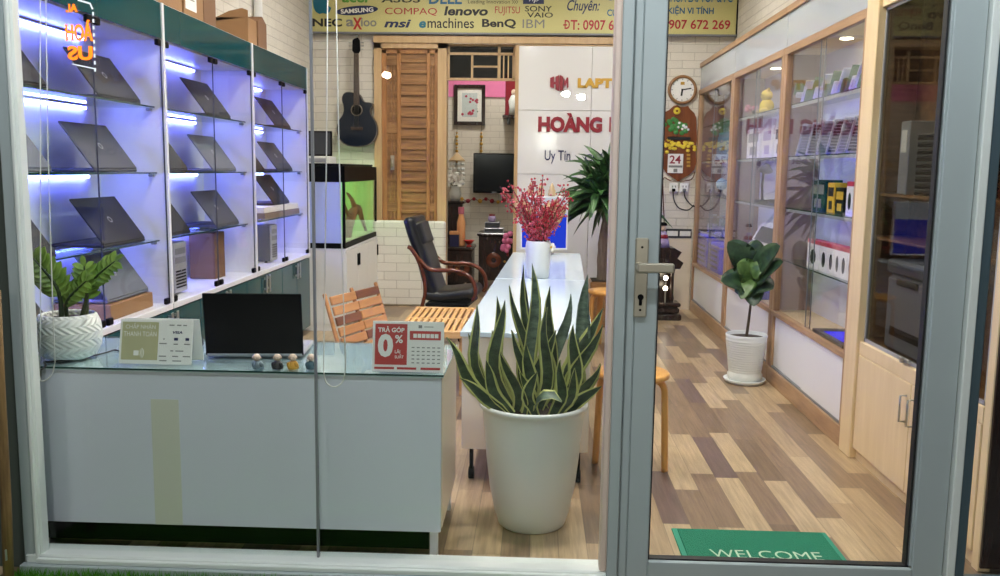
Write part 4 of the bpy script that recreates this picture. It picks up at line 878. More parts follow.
# ------------------------------------------------------------------ seating
t = thing('office_chair', (-0.755, 7.45, 0), 'black leather armchair with curved mahogany arms behind the counter', 'chair', rz=-0.10)
def prof(pts, y0, y1, th, name, mat, b=0.02):
    """padded slab following a side profile (x, z), of the given half thickness, between y0 and y1"""
    P = smooth_path([Vector((x, 0, z)) for x, z in pts], 5); n = len(P); mb = MB(); seg = 18; vs, fs = [], []
    for i in range(n):
        tg = (P[min(i + 1, n - 1)] - P[max(i - 1, 0)]).normalized(); nm = Vector((-tg.z, 0, tg.x)); k0 = 1 if 0 < i < n - 1 else 0.55
        for k in range(seg):
            a = 2 * PI * k / seg; cx_, cy_ = math.cos(a), math.sin(a)
            ex = (abs(cx_) ** 0.35) * (1 if cx_ > 0 else -1); ey = (abs(cy_) ** 0.8) * (1 if cy_ > 0 else -1)
            p = P[i] + nm * th * ey * k0; vs.append((p.x, (y0 + y1) / 2 + (y1 - y0) / 2 * ex * (1 if k0 == 1 else 0.97), p.z))
    for i in range(n - 1):
        for k in range(seg): fs.append((i * seg + k, (i + 1) * seg + k, (i + 1) * seg + (k + 1) % seg, i * seg + (k + 1) % seg))
    fs += [list(range(seg)), [(n - 1) * seg + k for k in range(seg)][::-1]]
    return obj(name, MB().add(vs, fs, True), mat, t)
prof([(-0.06, 0.36), (-0.11, 0.50), (-0.16, 0.68), (-0.235, 0.88), (-0.275, 1.02)], -0.235, 0.235, 0.055, 'backrest', 'leather')
prof([(-0.13, 0.385), (0.0, 0.375), (0.16, 0.395), (0.28, 0.41)], -0.245, 0.245, 0.05, 'seat', 'leather')
prof([(-0.19, 0.78), (-0.225, 0.88), (-0.252, 0.97)], -0.20, 0.20, 0.072, 'headrest', 'leather')
for sy in (-1, 1):
    ya_ = sy * 0.275
    pts = smooth_path([(-0.26, ya_, 0.785), (-0.23, ya_, 0.77), (-0.17, ya_, 0.69), (-0.09, ya_, 0.615), (-0.02, ya_, 0.60), (0.14, ya_, 0.60), (0.24, ya_, 0.565), (0.295, ya_, 0.49), (0.305, ya_, 0.41), (0.28, ya_, 0.36)], 5)
    obj('armrest', MB().tube(pts, [0.012] + [0.022] * (len(pts) - 2) + [0.018], 10, flat=0.8), 'arm_wood', t)
    pts = smooth_path([(-0.20, ya_ * 0.98, 0.73), (-0.135, ya_ * 0.98, 0.58), (-0.115, ya_ * 0.98, 0.42), (-0.14, ya_ * 0.98, 0.30), (-0.16, ya_ * 0.98, 0.24)], 5)
    obj('back_post', MB().tube(pts, 0.020, 10, flat=0.8), 'arm_wood', t)
obj('seat_frame', MB().box((-0.12, -0.25, 0.295), (0.24, 0.25, 0.325), 0.008), 'black', t)
obj('column', MB().cyl(0.03, 0.09, 0.30, 16), 'black', t)
for k in range(5):
    a = 2 * PI * k / 5 + 0.4; e = Vector((0.27 * math.cos(a), 0.27 * math.sin(a), 0.07))
    l = obj('leg', MB().tube([(0, 0, 0.11), e * 0.5 + Vector((0, 0, 0.065)), e], [0.026, 0.022, 0.016], 10), 'arm_wood', t)
    obj('caster', MB().cyl(0.026, -0.02, 0.02, 14, T(e.x, e.y, 0.0265) @ RZ(a) @ RX(PI / 2)), 'black', l)
# slatted bench
M['slat_long'] = wood('honey_slat_lengthwise', (206, 156, 88), (230, 184, 118), 'y', 0.4, 6)
bx0, bx1, by0, by1, bz = -0.865, -0.41, 5.42, 6.40, 0.42
t = thing('slatted_bench', ((bx0 + bx1) / 2, (by0 + by1) / 2, 0), 'low honey-coloured slatted wooden bench beside the counter', 'bench')
for yy in (by0 + 0.02, (by0 + by1) / 2, by1 - 0.02): obj('rail', MB().box((bx0, yy - 0.022, bz - 0.045), (bx1, yy + 0.022, bz - 0.0005 if yy == (by0 + by1) / 2 else bz), 0.004), 'slat_y', t, True)
for k in range(11):
    xx = bx0 + 0.004 + k * (bx1 - bx0 - 0.034) / 10
    for y0, y1 in ((by0 + 0.044, (by0 + by1) / 2 - 0.024), ((by0 + by1) / 2 + 0.024, by1 - 0.044)): obj('slat', MB().box((xx, y0, bz - 0.014), (xx + 0.027, y1, bz), 0.003), 'slat_long', t, True)
obj('under_board', MB().box((bx0 + 0.01, by0 + 0.05, bz - 0.05), (bx1 - 0.01, by1 - 0.05, bz - 0.04)), 'acacia_b', t, True)
for x in (bx0 + 0.035, bx1 - 0.035):
    for y in (by0 + 0.06, by1 - 0.06): obj('leg', MB().box((x - 0.02, y - 0.02, 0), (x + 0.02, y + 0.02, bz - 0.045), 0.004), 'slat_y', t, True)
# folding slatted chair behind the front counter
t = thing('folding_chair', (-0.80, 5.02, 0), 'slatted acacia folding chair behind the front counter', 'chair', rz=math.radians(70.8))
mb_ = T(0, 0.17, 0.40) @ RX(-0.30)
for k in range(5):
    z = 0.03 + k * 0.060
    for sx in (0, 1): obj('back_slat', MB().box((-0.268 + sx * 0.272, -0.008, z), (-0.004 + sx * 0.272, 0.008, z + 0.050), 0.004, mb_), 'acacia_b' if (k + sx * 2) % 4 == 2 else 'acacia_a', t)
for x in (-0.285, 0.0, 0.285): obj('back_post', MB().box((x - 0.012, 0.008, -0.38), (x + 0.012, 0.026, 0.345), 0.005, mb_), 'acacia_a', t)
for k in range(5): y = -0.17 + k * 0.064; obj('seat_slat', MB().box((-0.26, y, 0.415), (0.26, y + 0.054, 0.432), 0.004), 'acacia_a', t)
for x in (-0.25, 0.25):
    obj('seat_rail', MB().box((x - 0.01, -0.17, 0.395), (x + 0.01, 0.16, 0.415)), 'acacia_a', t)
    obj('leg', MB().tube([(x, 0.10, 0.40), (x, -0.17, 0.012)], 0.012, 8), 'acacia_a', t)
# two bentwood stools
def stool(x, y, label, rz):
    t = thing('wooden_stool', (x, y, 0), label, 'stool', 'round bentwood stools', rz=rz)
    obj('seat', MB().lathe([(0, 0.445), (0.165, 0.445), (0.176, 0.452), (0.176, 0.468), (0.168, 0.474), (0, 0.475)], 40), 'stool_wood', t)
    for k in range(4):
        a = k * PI / 2; m = RZ(a)
        pts = smooth_path([(0.07, 0, 0.435), (0.125, 0, 0.435), (0.152, 0, 0.405), (0.158, 0, 0.34), (0.165, 0, 0.15), (0.17, 0, 0.0)], 5)
        obj('leg', MB().tube(pts, 0.030, 8, m, flat=0.55, up=(1, 0, 0)), 'stool_wood', t)
stool(0.475, 4.19, 'honey birch stool half hidden by the door stile', -0.30)
stool(0.60, 7.10, 'honey birch stool behind the snake plant, below the dracaena', 0.4)
# door mat
t = thing('door_mat', (0.868, 3.31, 0), 'green welcome mat on the floor inside the door', 'door mat')
M['mat_g'] = plain('green_mat_pile', (12, 122, 92), 0.9, var=0.35, scale=160, bstr=0.9); M['mat_e'] = plain('green_mat_edge', (26, 140, 110), 0.6); M['mat_t'] = plain('pale_green_letter', (176, 206, 178), 0.8, var=0.2, scale=80)
obj('base', MB().box((-0.304, -0.27, 0.001), (0.304, 0.12, 0.007), 0.002), 'mat_e', t)
obj('pile', MB().box((-0.284, -0.25, 0.007), (0.284, 0.105, 0.013), 0.003), 'mat_g', t)
b = MB(); write(b, 'WELCOME', T(0, 0, 0.0128), -0.195, 0.215, -0.158, -0.088, ex=0.01, bold=-0.005); obj('lettering', b, 'mat_t', t)
# ------------------------------------------------------------------ right display cabinets
XBK = 1.87; RSH = (1.868, 1.532, 1.194, 0.845); RF = 0.50
def right_cabinet(y0, y1, label, led):
    t = thing('glass_cabinet', ((XR + XBK) / 2, (y0 + y1) / 2, 0), label, 'display cabinet', 'tan framed glass cabinets on the right wall')
    obj('back_panel', MB().box((XBK, y0 + 0.004, 0.0), (XBK + 0.015, y1 - 0.004, 2.22)), 'white_lam', t, True)
    for y in (y0 + 0.002, y1 - 0.014): obj('side_panel', MB().box((XR + 0.02, y, 0.12), (XBK, y + 0.012, 2.2)), 'mauve', t, True)
    for y in (y0 + 0.002, y1 - 0.062): obj('post', MB().box((XR - 0.006, y, 0.0), (XR + 0.035, y + 0.06, 2.2), 0.003), 'brown_wood', t, True)
    for z0, z1, n in ((2.185, 2.235, 'rail'), (2.455, 2.50, 'rail'), (RF - 0.035, RF, 'rail')): obj(n, MB().box((XR - 0.008, y0 + 0.001, z0), (XR + 0.03, y1 - 0.001, z1), 0.003), 'brown_wood_y', t, True)
    obj('top_panel', MB().box((XR + 0.03, y0 + 0.004, 2.19), (XBK, y1 - 0.004, 2.205)).box((XR + 0.03, y0 + 0.004, RF - 0.02), (XBK, y1 - 0.004, RF)), 'cream_wood', t, True)
    obj('header_pane', MB().box((XR + 0.006, y0 + 0.004, 2.235), (XR + 0.012, y1 - 0.004, 2.455)), 'header_glass', t, True)
    ym = (y0 + y1) / 2
    for k, (a, c) in enumerate(((y0 + 0.06, ym + 0.03), (ym - 0.03, y1 - 0.06))):
        g = obj('sliding_pane', MB().box((XR + 0.006 + k * 0.01, a, RF + 0.006), (XR + 0.011 + k * 0.01, c, 2.182)), 'glass', t, True)
        obj('pane_edge', MB().box((XR + 0.0055 + k * 0.01, (c - 0.004) if k == 0 else a, RF + 0.006), (XR + 0.0115 + k * 0.01, c if k == 0 else a + 0.004, 2.182)), 'glass_edge', g, False) if False else obj('pane_edge', MB().box((XR + 0.0055 + k * 0.01, (c - 0.004) if k == 0 else a, RF + 0.006), (XR + 0.0115 + k * 0.01, c if k == 0 else a + 0.004, 2.182)), 'mid_grey', t, True)
    for z in RSH:
        obj('glass_shelf', MB().box((XR + 0.045, y0 + 0.015, z - 0.007), (XBK - 0.001, y1 - 0.015, z)), 'glass_green', t, True)
        obj('shelf_edge', MB().box((XR + 0.0425, y0 + 0.015, z - 0.007), (XR + 0.045, y1 - 0.015, z)), 'glass_edge', t, True)
    for k, (a, c) in enumerate(((y0 + 0.064, ym + 0.02), (ym - 0.0, y1 - 0.064))): obj('lower_door', MB().box((XR + 0.002 + 0.008 * k, a, 0.125), (XR + 0.008 + 0.008 * k, c, RF - 0.036), 0.001), 'white_lam', t, True)
    obj('door_track', MB().box((XR - 0.002, y0 + 0.06, 0.112), (XR + 0.03, y1 - 0.06, 0.124)), 'mid_grey', t, True)
    obj('plinth', MB().box((XR - 0.012, y0 + 0.001, 0.0), (XR + 0.02, y1 - 0.001, 0.11), 0.003), 'brown_wood_y', t, True)
    if y1 < 9: obj('spot_lamp', MB().lathe([(0, -0.004), (0.035, -0.004), (0.035, 0.0), (0, 0.0)][::-1], 20, T(XR + 0.14, ym, 2.19)), 'spot', t, True)
    for z in led:
        obj('led_strip', MB().tube([(XR + 0.058, y0 + 0.08, z), (XR + 0.058, y1 - 0.08, z)], 0.004, 8), 'led_r', t, True)
        obj('led_profile', MB().box((XR + 0.042, y0 + 0.06, z - 0.012), (XR + 0.050, y1 - 0.06, z + 0.006)), 'silver', t, True)
    return t
M['header_glass'] = plain('grey_back_painted_glass', (176, 182, 190), 0.06, var=0.03, scale=2)
M['led_r'] = emit('violet_led_strip', (92, 72, 255), 16.0)
RY_ = (9.20, 7.61, 6.07, 4.565)
right_cabinet(RY_[1], RY_[0], 'tan framed glass cabinet beside the wall clock, farthest on the right', (1.519, 0.832))
right_cabinet(RY_[2], RY_[1], 'tan framed glass cabinet behind the potted fig, middle of the right row', (1.855, 1.519, 1.181))
right_cabinet(RY_[3], RY_[2], 'tan framed glass cabinet with boxed mice, next to the cream cupboard', (1.855, 1.519, 1.181))
# cream cupboard close to the door
t = thing('cream_cupboard', (1.74, 3.9, 0), 'tall cream veneer cupboard with dark glass doors by the shop door', 'cupboard')
ya, yb_ = 3.12, 4.56
obj('post', MB().box((XR - 0.022, yb_ - 0.155, 0.0), (XR + 0.04, yb_, 2.50), 0.004), 'cream_wood', t, True)
obj('post', MB().box((XR - 0.004, ya, 0.0), (XR + 0.04, ya + 0.05, 2.5), 0.003), 'cream_wood', t, True)
obj('carcass', MB().box((XBK - 0.01, ya, 0.02), (XBK + 0.01, yb_ - 0.002, 2.5)).box((XR + 0.04, ya + 0.002, 0.02), (XBK, ya + 0.018, 2.5)).box((XR + 0.04, yb_ - 0.018, 0.02), (XBK, yb_ - 0.002, 2.5)).box((XR + 0.02, ya, 0.575), (XBK, yb_ - 0.01, 0.60)).box((XR + 0.02, ya, 2.3), (XBK, yb_ - 0.01, 2.32)).box((XR + 0.02, ya, 0.05), (XBK, yb_ - 0.01, 0.07)), 'door_slat', t, True)
obj('shaded_side', MB().box((XR - 0.0, ya - 0.012, 0.02), (XBK, ya - 0.001, 2.5)), 'dark_wood', t, True)  # cupboard end in shade, painted dark with an added sheet
obj('rail', MB().box((XR - 0.006, ya + 0.05, 0.535), (XR + 0.03, yb_ - 0.155, 0.60), 0.003).box((XR - 0.006, ya + 0.05, 2.20), (XR + 0.03, yb_ - 0.155, 2.30), 0.003), 'cream_wood', t, True)
obj('header_panel', MB().box((XR + 0.002, ya + 0.05, 2.30), (XR + 0.02, yb_ - 0.155, 2.5)), 'paper', t, True)
obj('plinth', MB().box((XR + 0.012, ya + 0.05, 0.0), (XR + 0.035, yb_ - 0.155, 0.055)), 'cream_wood', t, True)
ym = 3.775
for a, c, hy in ((ym + 0.003, yb_ - 0.158, ym + 0.04), (ya + 0.053, ym - 0.003, ym - 0.04)):
    d = obj('door', MB().box((XR - 0.008, a, 0.058), (XR + 0.011, c, 0.533), 0.002), 'cream_wood', t, True)
    obj('handle', MB().tube([(XR - 0.008, hy, 0.36), (XR - 0.034, hy, 0.36), (XR - 0.034, hy, 0.475), (XR - 0.008, hy, 0.475)], 0.005, 8), 'steel', d, True)
    obj('lock', MB().cyl(0.009, 0, 0.005, 14, T(XR - 0.008, hy - 0.028 if hy < ym else hy, 0.505) @ RY(-PI / 2)), 'steel', d, True) if hy < ym else None
ys_ = 3.56
for k, (a, c) in enumerate(((ya + 0.052, ys_ + 0.04), (ys_ - 0.04, yb_ - 0.157))):
    g = obj('sliding_door', MB().box((XR + 0.004 + 0.012 * k, a, 0.603), (XR + 0.009 + 0.012 * k, c, 2.198)), 'glass_smoke', t, True)
    b = MB()
    for z in (0.601, 2.185): b.box((XR + 0.001 + 0.012 * k, a, z), (XR + 0.012 + 0.012 * k, c, z + 0.016))
    for y in (a, c - 0.014): b.box((XR + 0.001 + 0.012 * k, y, 0.601), (XR + 0.012 + 0.012 * k, y + 0.014, 2.2))
    obj('door_rim', b, 'silver', g, True)
obj('pane_lock', MB().box((XR - 0.012, 3.82, 0.612), (XR + 0.002, 3.92, 0.63), 0.004).cyl(0.012, 0, 0.02, 14, T(XR - 0.004, 3.87, 0.62) @ RY(-PI / 2)), 'steel', t, True)
for z in (1.12, 1.33): obj('shelf', MB().box((XR + 0.04, ya + 0.02, z - 0.012), (XBK - 0.01, yb_ - 0.02, z)), 'door_slat', t, True)
# things in the cupboard
t = thing('printer', (1.76, 4.02, 0.60), 'grey desktop printer low in the dark glass cupboard', 'printer')
obj('body', MB().box((1.665, 3.78, 0.601), (1.85, 4.25, 0.96), 0.02), 'mid_grey', t, True)
obj('scanner_lid', MB().box((1.66, 3.775, 0.961), (1.852, 4.255, 1.03), 0.012), 'dark_grey', t, True)
obj('control_panel', MB().box((1.655, 3.9, 0.92), (1.664, 4.12, 0.95), 0.003), 'black', t, True)
obj('output_slot', MB().box((1.662, 3.85, 0.68), (1.666, 4.18, 0.72)), 'black', t, True)
for k in range(9):
    tt = thing('stacked_laptop', (1.76, 3.85, 1.3305 + 0.03 * k), ('dark closed laptop, number %s from the bottom of the cupboard pile' % ('one two three four five six seven eight nine'.split()[k])), 'laptop', 'closed laptops piled in the dark cupboard')
    obj('base', MB().box((-0.085, -0.20, 0.0), (0.085, 0.2, 0.016), 0.004), 'black', tt); obj('lid', MB().box((-0.085, -0.20, 0.0165), (0.085, 0.2, 0.028), 0.004), 'dark_grey', tt)
t = thing('file_box', (1.76, 4.2, 1.33), 'pale upright file box beside the laptop pile in the cupboard', 'box')
obj('case', MB().box((1.66, 4.10, 1.331), (1.85, 4.20, 1.66), 0.004), 'silver', t, True); obj('spine_label', MB().box((1.658, 4.12, 1.52), (1.66, 4.18, 1.62)), 'paper', t, True)

# goods in the glass cabinets
def mouse_box(x, y, z, w, h, d, label, red='crimson_box'):
    t = thing('mouse_box', (x, y, z), label, 'box', 'white mouse boxes with a red top')
    obj('carton', MB().box((0, -w / 2, 0), (d, w / 2, h * 0.86), 0.001), 'paper', t)
    obj('red_top', MB().box((0, -w / 2, h * 0.8605), (d, w / 2, h), 0.001), red, t)
    b = MB()
    b.ball(1.0, (-0.0002, -0.0, h * 0.42), (0.002, w * 0.24, h * 0.26), 14); obj('mouse_picture', b, 'black', t)
    return t
M['crimson_box'] = plain('crimson_carton', (190, 36, 74), 0.4)
NUM = ['first', 'second', 'third', 'fourth', 'fifth', 'sixth', 'seventh', 'eighth']
ys = [at(px, 260, X=1.70).y for px in (808, 821, 829, 836, 842, 849, 856, 862.5, 869)]
for k in range(8):
    y0, y1 = ys[k + 1], ys[k]
    mouse_box(1.69, (y0 + y1) / 2, RSH[3] + 0.001, abs(y1 - y0) * 0.93, 0.175, 0.06, NUM[k] + ' red-topped mouse box from the divider, lowest shelf row')
ys = [at(px, 214, X=1.70).y for px in (845, 852, 860, 868)]
for k in range(3): mouse_box(1.70, (ys[k] + ys[k + 1]) / 2, RSH[2] + 0.001, abs(ys[k] - ys[k + 1]) * 0.93, 0.185, 0.06, NUM[k] + ' red-topped mouse box right of the yellow box')
def pack(name, px0, px1, z, h, x, d, mat, accent, label, cat='box', grp=None):
    y0, y1 = at(px1, 200, X=x).y, at(px0, 200, X=x).y
    t = thing(name, (x, (y0 + y1) / 2, z), label, cat, grp); w2 = (y1 - y0) / 2 * 0.95
    obj('carton', MB().box((0, -w2, 0.001), (d, w2, h), 0.002), mat, t); obj('printed_band', MB().box((-0.0006, -w2 * 0.8, h * 0.55), (0, w2 * 0.8, h * 0.85)).box((-0.0006, -w2 * 0.5, h * 0.12), (0, w2 * 0.5, h * 0.4)), accent, t); return t
pack('headphone_box', 811, 825, RSH[2], 0.19, 1.70, 0.10, 'teal_box' if 'teal_box' in M else 'teal', 'ink_grey', 'dark teal box left of the yellow one in the boxed-mice cabinet')
pack('cable_box', 827, 834, RSH[2], 0.175, 1.71, 0.08, 'yellow', 'ink', 'upright yellow box on the middle shelf of the boxed-mice cabinet')
pack('gadget_box', 835, 844, RSH[2], 0.15, 1.71, 0.08, 'black', 'yellow', 'black box with yellow print beside the yellow box')
# leaning keyboards / stands on the shelf above
for k, px in enumerate((806, 816, 826, 837, 847, 857)):
    y = at(px, 157, X=1.74).y; t = thing('keyboard', (1.74, y, RSH[1] + 0.0025), NUM[k] + ' of the leaning grey keyboards from the divider in the boxed-mice cabinet', 'keyboard', 'grey keyboards leaning on the shelf')
    m = RX(0.62)
    obj('case', MB().box((-0.07, -0.008, 0.0), (0.07, 0.008, 0.235), 0.004, m), 'silver', t)
    b = MB()
    for r in range(10): b.box((-0.06, -0.0095, 0.02 + 0.021 * r), (0.06, -0.0078, 0.036 + 0.021 * r), 0, m)
    obj('keys', b, 'dark_grey' if k % 2 else 'mid_grey', t)
# hanging packs on the top shelf
M['pack_green'] = plain('green_packet', (110, 146, 96), 0.4)
for k, px in enumerate((800, 810, 819, 828, 837, 846, 855, 863)):
    y = at(px, 95, X=1.74).y; t = thing('cable_pack', (1.74, y, RSH[0] + 0.002), NUM[k] + ' flat cable packet from the divider on the top shelf of the boxed-mice cabinet', 'packet', 'flat cable packets on the top shelf'); m = RX(0.7)
    obj('card', MB().box((-0.06, -0.003, 0.0), (0.06, 0.003, 0.17), 0.001, m), 'pack_green' if k % 2 == 0 else 'paper', t)
    obj('blister', MB().box((-0.045, -0.016, 0.02), (0.045, -0.003, 0.11), 0.005, m), 'paper' if k % 2 == 0 else 'pack_green', t)
# blue lit notebook at the bottom
y = at(842, 335, X=1.72).y; t = thing('notebook_computer', (1.745, y, RF + 0.001), 'flat black notebook with blue-lit keys at the cabinet bottom', 'laptop')
M['blue_glow'] = emit('blue_key_light', (60, 60, 255), 1.2)
obj('base', MB().box((-0.11, -0.26, 0.0), (0.11, 0.26, 0.02), 0.004), 'dark_grey', t); obj('keys', MB().box((-0.08, -0.18, 0.0205), (0.06, 0.14, 0.0225)), 'blue_glow', t); obj('lid', MB().box((0, -0.26, 0), (0.006, 0.26, 0.14), 0.002, T(0.10, 0, 0.02) @ RY(0.25)), 'mid_grey', t)
# middle cabinet
M['plush'] = plain('yellow_plush', (232, 206, 70), 0.9, var=0.2, scale=40)
y = at(767, 103, X=1.74).y; t = thing('plush_toy', (1.74, y, RSH[0] + 0.001), 'yellow plush toy on the top shelf behind the potted fig', 'toy')
obj('body', MB().ball(0.06, (0, 0, 0.055), (0.9, 0.9, 0.92), 18).ball(0.03, (-0.03, -0.05, 0.02), (1.2, 1, 0.7), 12).ball(0.03, (-0.03, 0.05, 0.02), (1.2, 1, 0.7), 12), 'plush', t); hd = obj('head', MB().ball(0.045, (-0.005, 0, 0.135), (1, 1.1, 0.95), 18).ball(0.016, (0, -0.035, 0.175), (0.6, 1, 1), 10).ball(0.016, (0, 0.035, 0.175), (0.6, 1, 1), 10), 'plush', t); obj('eyes', MB().ball(0.005, (-0.049, -0.016, 0.142), (1, 1, 1), 8).ball(0.005, (-0.049, 0.016, 0.142), (1, 1, 1), 8), 'ink', hd)
y = at(757, 107, X=1.74).y; t = thing('flower_posy', (1.74, y + 0.1, RSH[0] + 0.001), 'small pink artificial posy beside the plush toy', 'flowers')
M['posy'] = plain('dusty_pink_petal', (196, 110, 130), 0.6); b = MB(); rr = random.Random(5)
for k in range(14): b.ball(0.022, (rr.uniform(-.05, .05), rr.uniform(-.12, .12), 0.05 + rr.uniform(0, .03)), (1, 1, 0.8), 8)
obj('petals', b, 'posy', t); obj('stalks', MB().tube([(0, -0.06, 0.001), (0, 0, 0.03), (0, 0.05, 0.05)], 0.006, 6).tube([(0, 0.07, 0.001), (0, 0.02, 0.03), (0, -0.03, 0.05)], 0.006, 6), 'zz_stem', t)
for px0, px1, mt, ac, lb in ((744, 757, 'paper', 'mid_grey', 'white box with grey print, left on the shelf behind the fig'), (759, 769, 'paper', 'lilac', 'white box with lilac print, middle on the shelf behind the fig'), (771, 782, 'paper', 'dark_grey', 'white box with two dark bars, right on the shelf behind the fig')): pack('product_box', px0, px1, RSH[1], 0.235, 1.72, 0.06, mt, ac, lb, grp='white product boxes behind the fig')
y = at(762, 205, X=1.74).y; t = thing('desk_lamp', (1.74, y, RSH[2] + 0.001), 'black clamp-arm gadget standing on the middle shelf behind the fig', 'lamp')
obj('base', MB().cyl(0.06, 0, 0.02, 20), 'black', t); obj('arm', MB().tube(smooth_path([(0, 0, 0.02), (0.02, 0.1, 0.14), (0, 0.0, 0.24), (-0.02, -0.1, 0.27)], 5), 0.009, 8), 'black', t); obj('head', MB().lathe([(0, 0.05), (0.02, 0.05), (0.055, 0.0), (0.0, 0.0)], 20, T(-0.02, -0.13, 0.245) @ RX(0.5)), 'dark_grey', t)
y = at(775, 203, X=1.72).y; t = thing('router', (1.74, y, RSH[2] + 0.001), 'black router with upright antennas at the cabinet post', 'router')
obj('case', MB().box((-0.05, -0.10, 0), (0.05, 0.10, 0.035), 0.008), 'black', t)
for k in range(4): obj('antenna', MB().box((0.03, -0.085 + k * 0.055, 0.03), (0.04, -0.07 + k * 0.055, 0.20), 0.004), 'dark_grey', t)
y0, y1 = at(775, 240, X=1.72).y, at(752, 240, X=1.72).y; t = thing('keyboard_box', (1.745, (y0 + y1) / 2, RSH[3] + 0.001), 'open white carton showing a dark keyboard, right of the fig leaves', 'box'); w2 = (y1 - y0) / 2; m = RY(0.5)
obj('tray', MB().box((-0.012, -w2, 0), (0.012, w2, 0.21), 0.003, T(-0.04, 0, 0.005) @ m), 'paper', t); obj('keyboard', MB().box((-0.02, -w2 * 0.75, 0.05), (-0.0125, w2 * 0.75, 0.17), 0.002, T(-0.04, 0, 0.005) @ m), 'dark_grey', t); obj('red_edge', MB().box((-0.014, -w2, 0.002), (-0.0125, w2, 0.02), 0, T(-0.04, 0, 0.005) @ m), 'red', t)
y = at(767, 300, X=1.74).y; t = thing('storage_bin', (1.745, y, RF + 0.001), 'blue plastic bin low in the cabinet behind the fig', 'bin')
obj('body', MB().box((-0.10, -0.17, 0), (0.10, 0.17, 0.2), 0.01), 'blue_box', t); obj('lid', MB().box((-0.105, -0.175, 0.2005), (0.105, 0.175, 0.22), 0.006), 'lilac', t)
# far cabinet
M['cyan_print'] = plain('pale_cyan_print', (150, 200, 226), 0.4); M['blue_lit'] = plain('vivid_blue_plastic', (60, 56, 226), 0.3)
y0, y1 = at(729, 150, X=1.80).y, at(711, 150, X=1.80).y; t = thing('poster_card', (1.80, (y0 + y1) / 2, RSH[1] + 0.001), 'pale blue display card behind the farthest glass', 'card'); w2 = (y1 - y0) / 2
obj('card', MB().box((0, -w2, 0), (0.006, w2, 0.28), 0.001, RY(0.1)), 'cyan_print', t); obj('dark_square', MB().box((-0.002, -w2 * 0.4, 0.10), (0, -w2 * 0.1, 0.14), 0, RY(0.1)), 'navy', t); obj('rear_strut', MB().box((0.05, -0.02, 0), (0.056, 0.02, 0.2), 0, RY(-0.18)), 'paper', t)
y = at(721, 204, X=1.74).y; t = thing('globe_lamp', (1.74, y, RSH[2] + 0.001), 'small blue globe on a stand in the farthest glass cabinet', 'ornament')
obj('globe', MB().ball(0.055, (0, 0, 0.115), (1, 1, 1), 20), 'cyan_print', t); obj('stand', MB().lathe([(0, 0), (0.045, 0), (0.04, 0.012), (0.012, 0.03), (0.014, 0.06), (0, 0.062)], 20), 'navy', t)
for k, px in enumerate((712, 720, 727)):
    y = at(px, 232, X=1.74).y; t = thing('glass_jar', (1.74, y, RSH[3] + 0.001), NUM[k] + ' glass jar from the far wall in the farthest glass cabinet', 'jar', 'glass jars in the farthest cabinet')
    obj('body', MB().lathe([(0, 0), (0.05, 0), (0.056, 0.02), (0.056, 0.11), (0.035, 0.135), (0.035, 0.15)], 20), 'glass_green', t); obj('lid', MB().cyl(0.038, 0.15, 0.165, 20), 'silver', t); obj('content', MB().cyl(0.048, 0.004, 0.07, 18), 'lilac', t)
for k, (px0, px1, h) in enumerate(((700, 713, 0.30), (714, 726, 0.26))):
    y0, y1 = at(px1, 270, X=1.72).y, at(px0, 270, X=1.72).y; t = thing('blue_crate', (1.745, (y0 + y1) / 2, RF + 0.001), ('left' if k == 0 else 'right') + ' vivid blue crate at the bottom of the farthest glass cabinet', 'crate', 'vivid blue crates'); w2 = (y1 - y0) / 2 * 0.94
    obj('body', MB().box((-0.09, -w2, 0), (0.09, w2, h), 0.006), 'blue_lit', t); obj('rim', MB().box((-0.096, -w2 - 0.004, h - 0.03), (0.096, w2 + 0.004, h - 0.012), 0.004), 'lilac', t)
    b = MB()
    for q in range(4): b.box((-0.0925, -w2 * 0.7, 0.04 + 0.05 * q), (-0.0895, w2 * 0.7, 0.06 + 0.05 * q))
    obj('slots', b, 'navy', t)
# ------------------------------------------------------------------ back of the shop
# banner of brand names over the doors
YN = 9.13
t = thing('banner', (0, YN, 3.0), 'yellow-green banner of computer brand names and phone number above the back wall', 'banner')
n0, n1 = at(312, 34, Y=YN), at(735.5, 34, Y=YN); zb0 = at(520, 33, Y=YN).z; ztop = zb0 + 0.80
M['banner'] = plain('yellow_green_banner', (202, 194, 128), 0.45, var=0.05, scale=2)
obj('sheet', MB().box((n0.x, YN, zb0), (n1.x, YN + 0.02, ZC - 0.05), 0.002), 'banner', t, True)
obj('lower_rail', MB().box((n0.x - 0.01, YN - 0.012, zb0 - 0.02), (n1.x + 0.01, YN + 0.022, zb0 - 0.0005), 0.003), 'mid_grey', t, True)
obj('end_strip', MB().box((n0.x - 0.03, YN - 0.006, zb0 - 0.02), (n0.x - 0.005, YN + 0.022, ZC - 0.06), 0.002).box((n1.x + 0.005, YN - 0.006, zb0 - 0.02), (n1.x + 0.03, YN + 0.022, ZC - 0.06), 0.002), 'black', t, True)
YT = YN - 0.001
def brand(items, mat, **kw):
    b = MB()
    for s, x0, y0, x1, y1 in items: write_px(b, s, x0, y0, x1, y1, YT, ex=0.004, **kw)
    obj('lettering', b, mat, t, True)
brand((('acer', 342, -5, 372, 2.5),), 'ink_green', bold=0.03, shear=0.1); brand((('ASUS', 381, -4, 421, 2.5),), 'ink', bold=0.02, shear=0.15)
brand((('DELL', 429, -7, 462, 4),), 'ink_blue', bold=0.03); brand((('Leading Innovation', 468, 0, 510, 4.5), ('>>>', 512, 0, 518, 4)), 'ink')
brand((('COMPAQ', 385, 8, 437, 15.5),), 'ink_red'); brand((('lenovo', 444, 6.5, 488, 15.5),), 'ink', bold=0.035, shear=0.15); brand((('FUJITSU', 495, 6.5, 520, 15.5),), 'ink_red', bold=0.0)
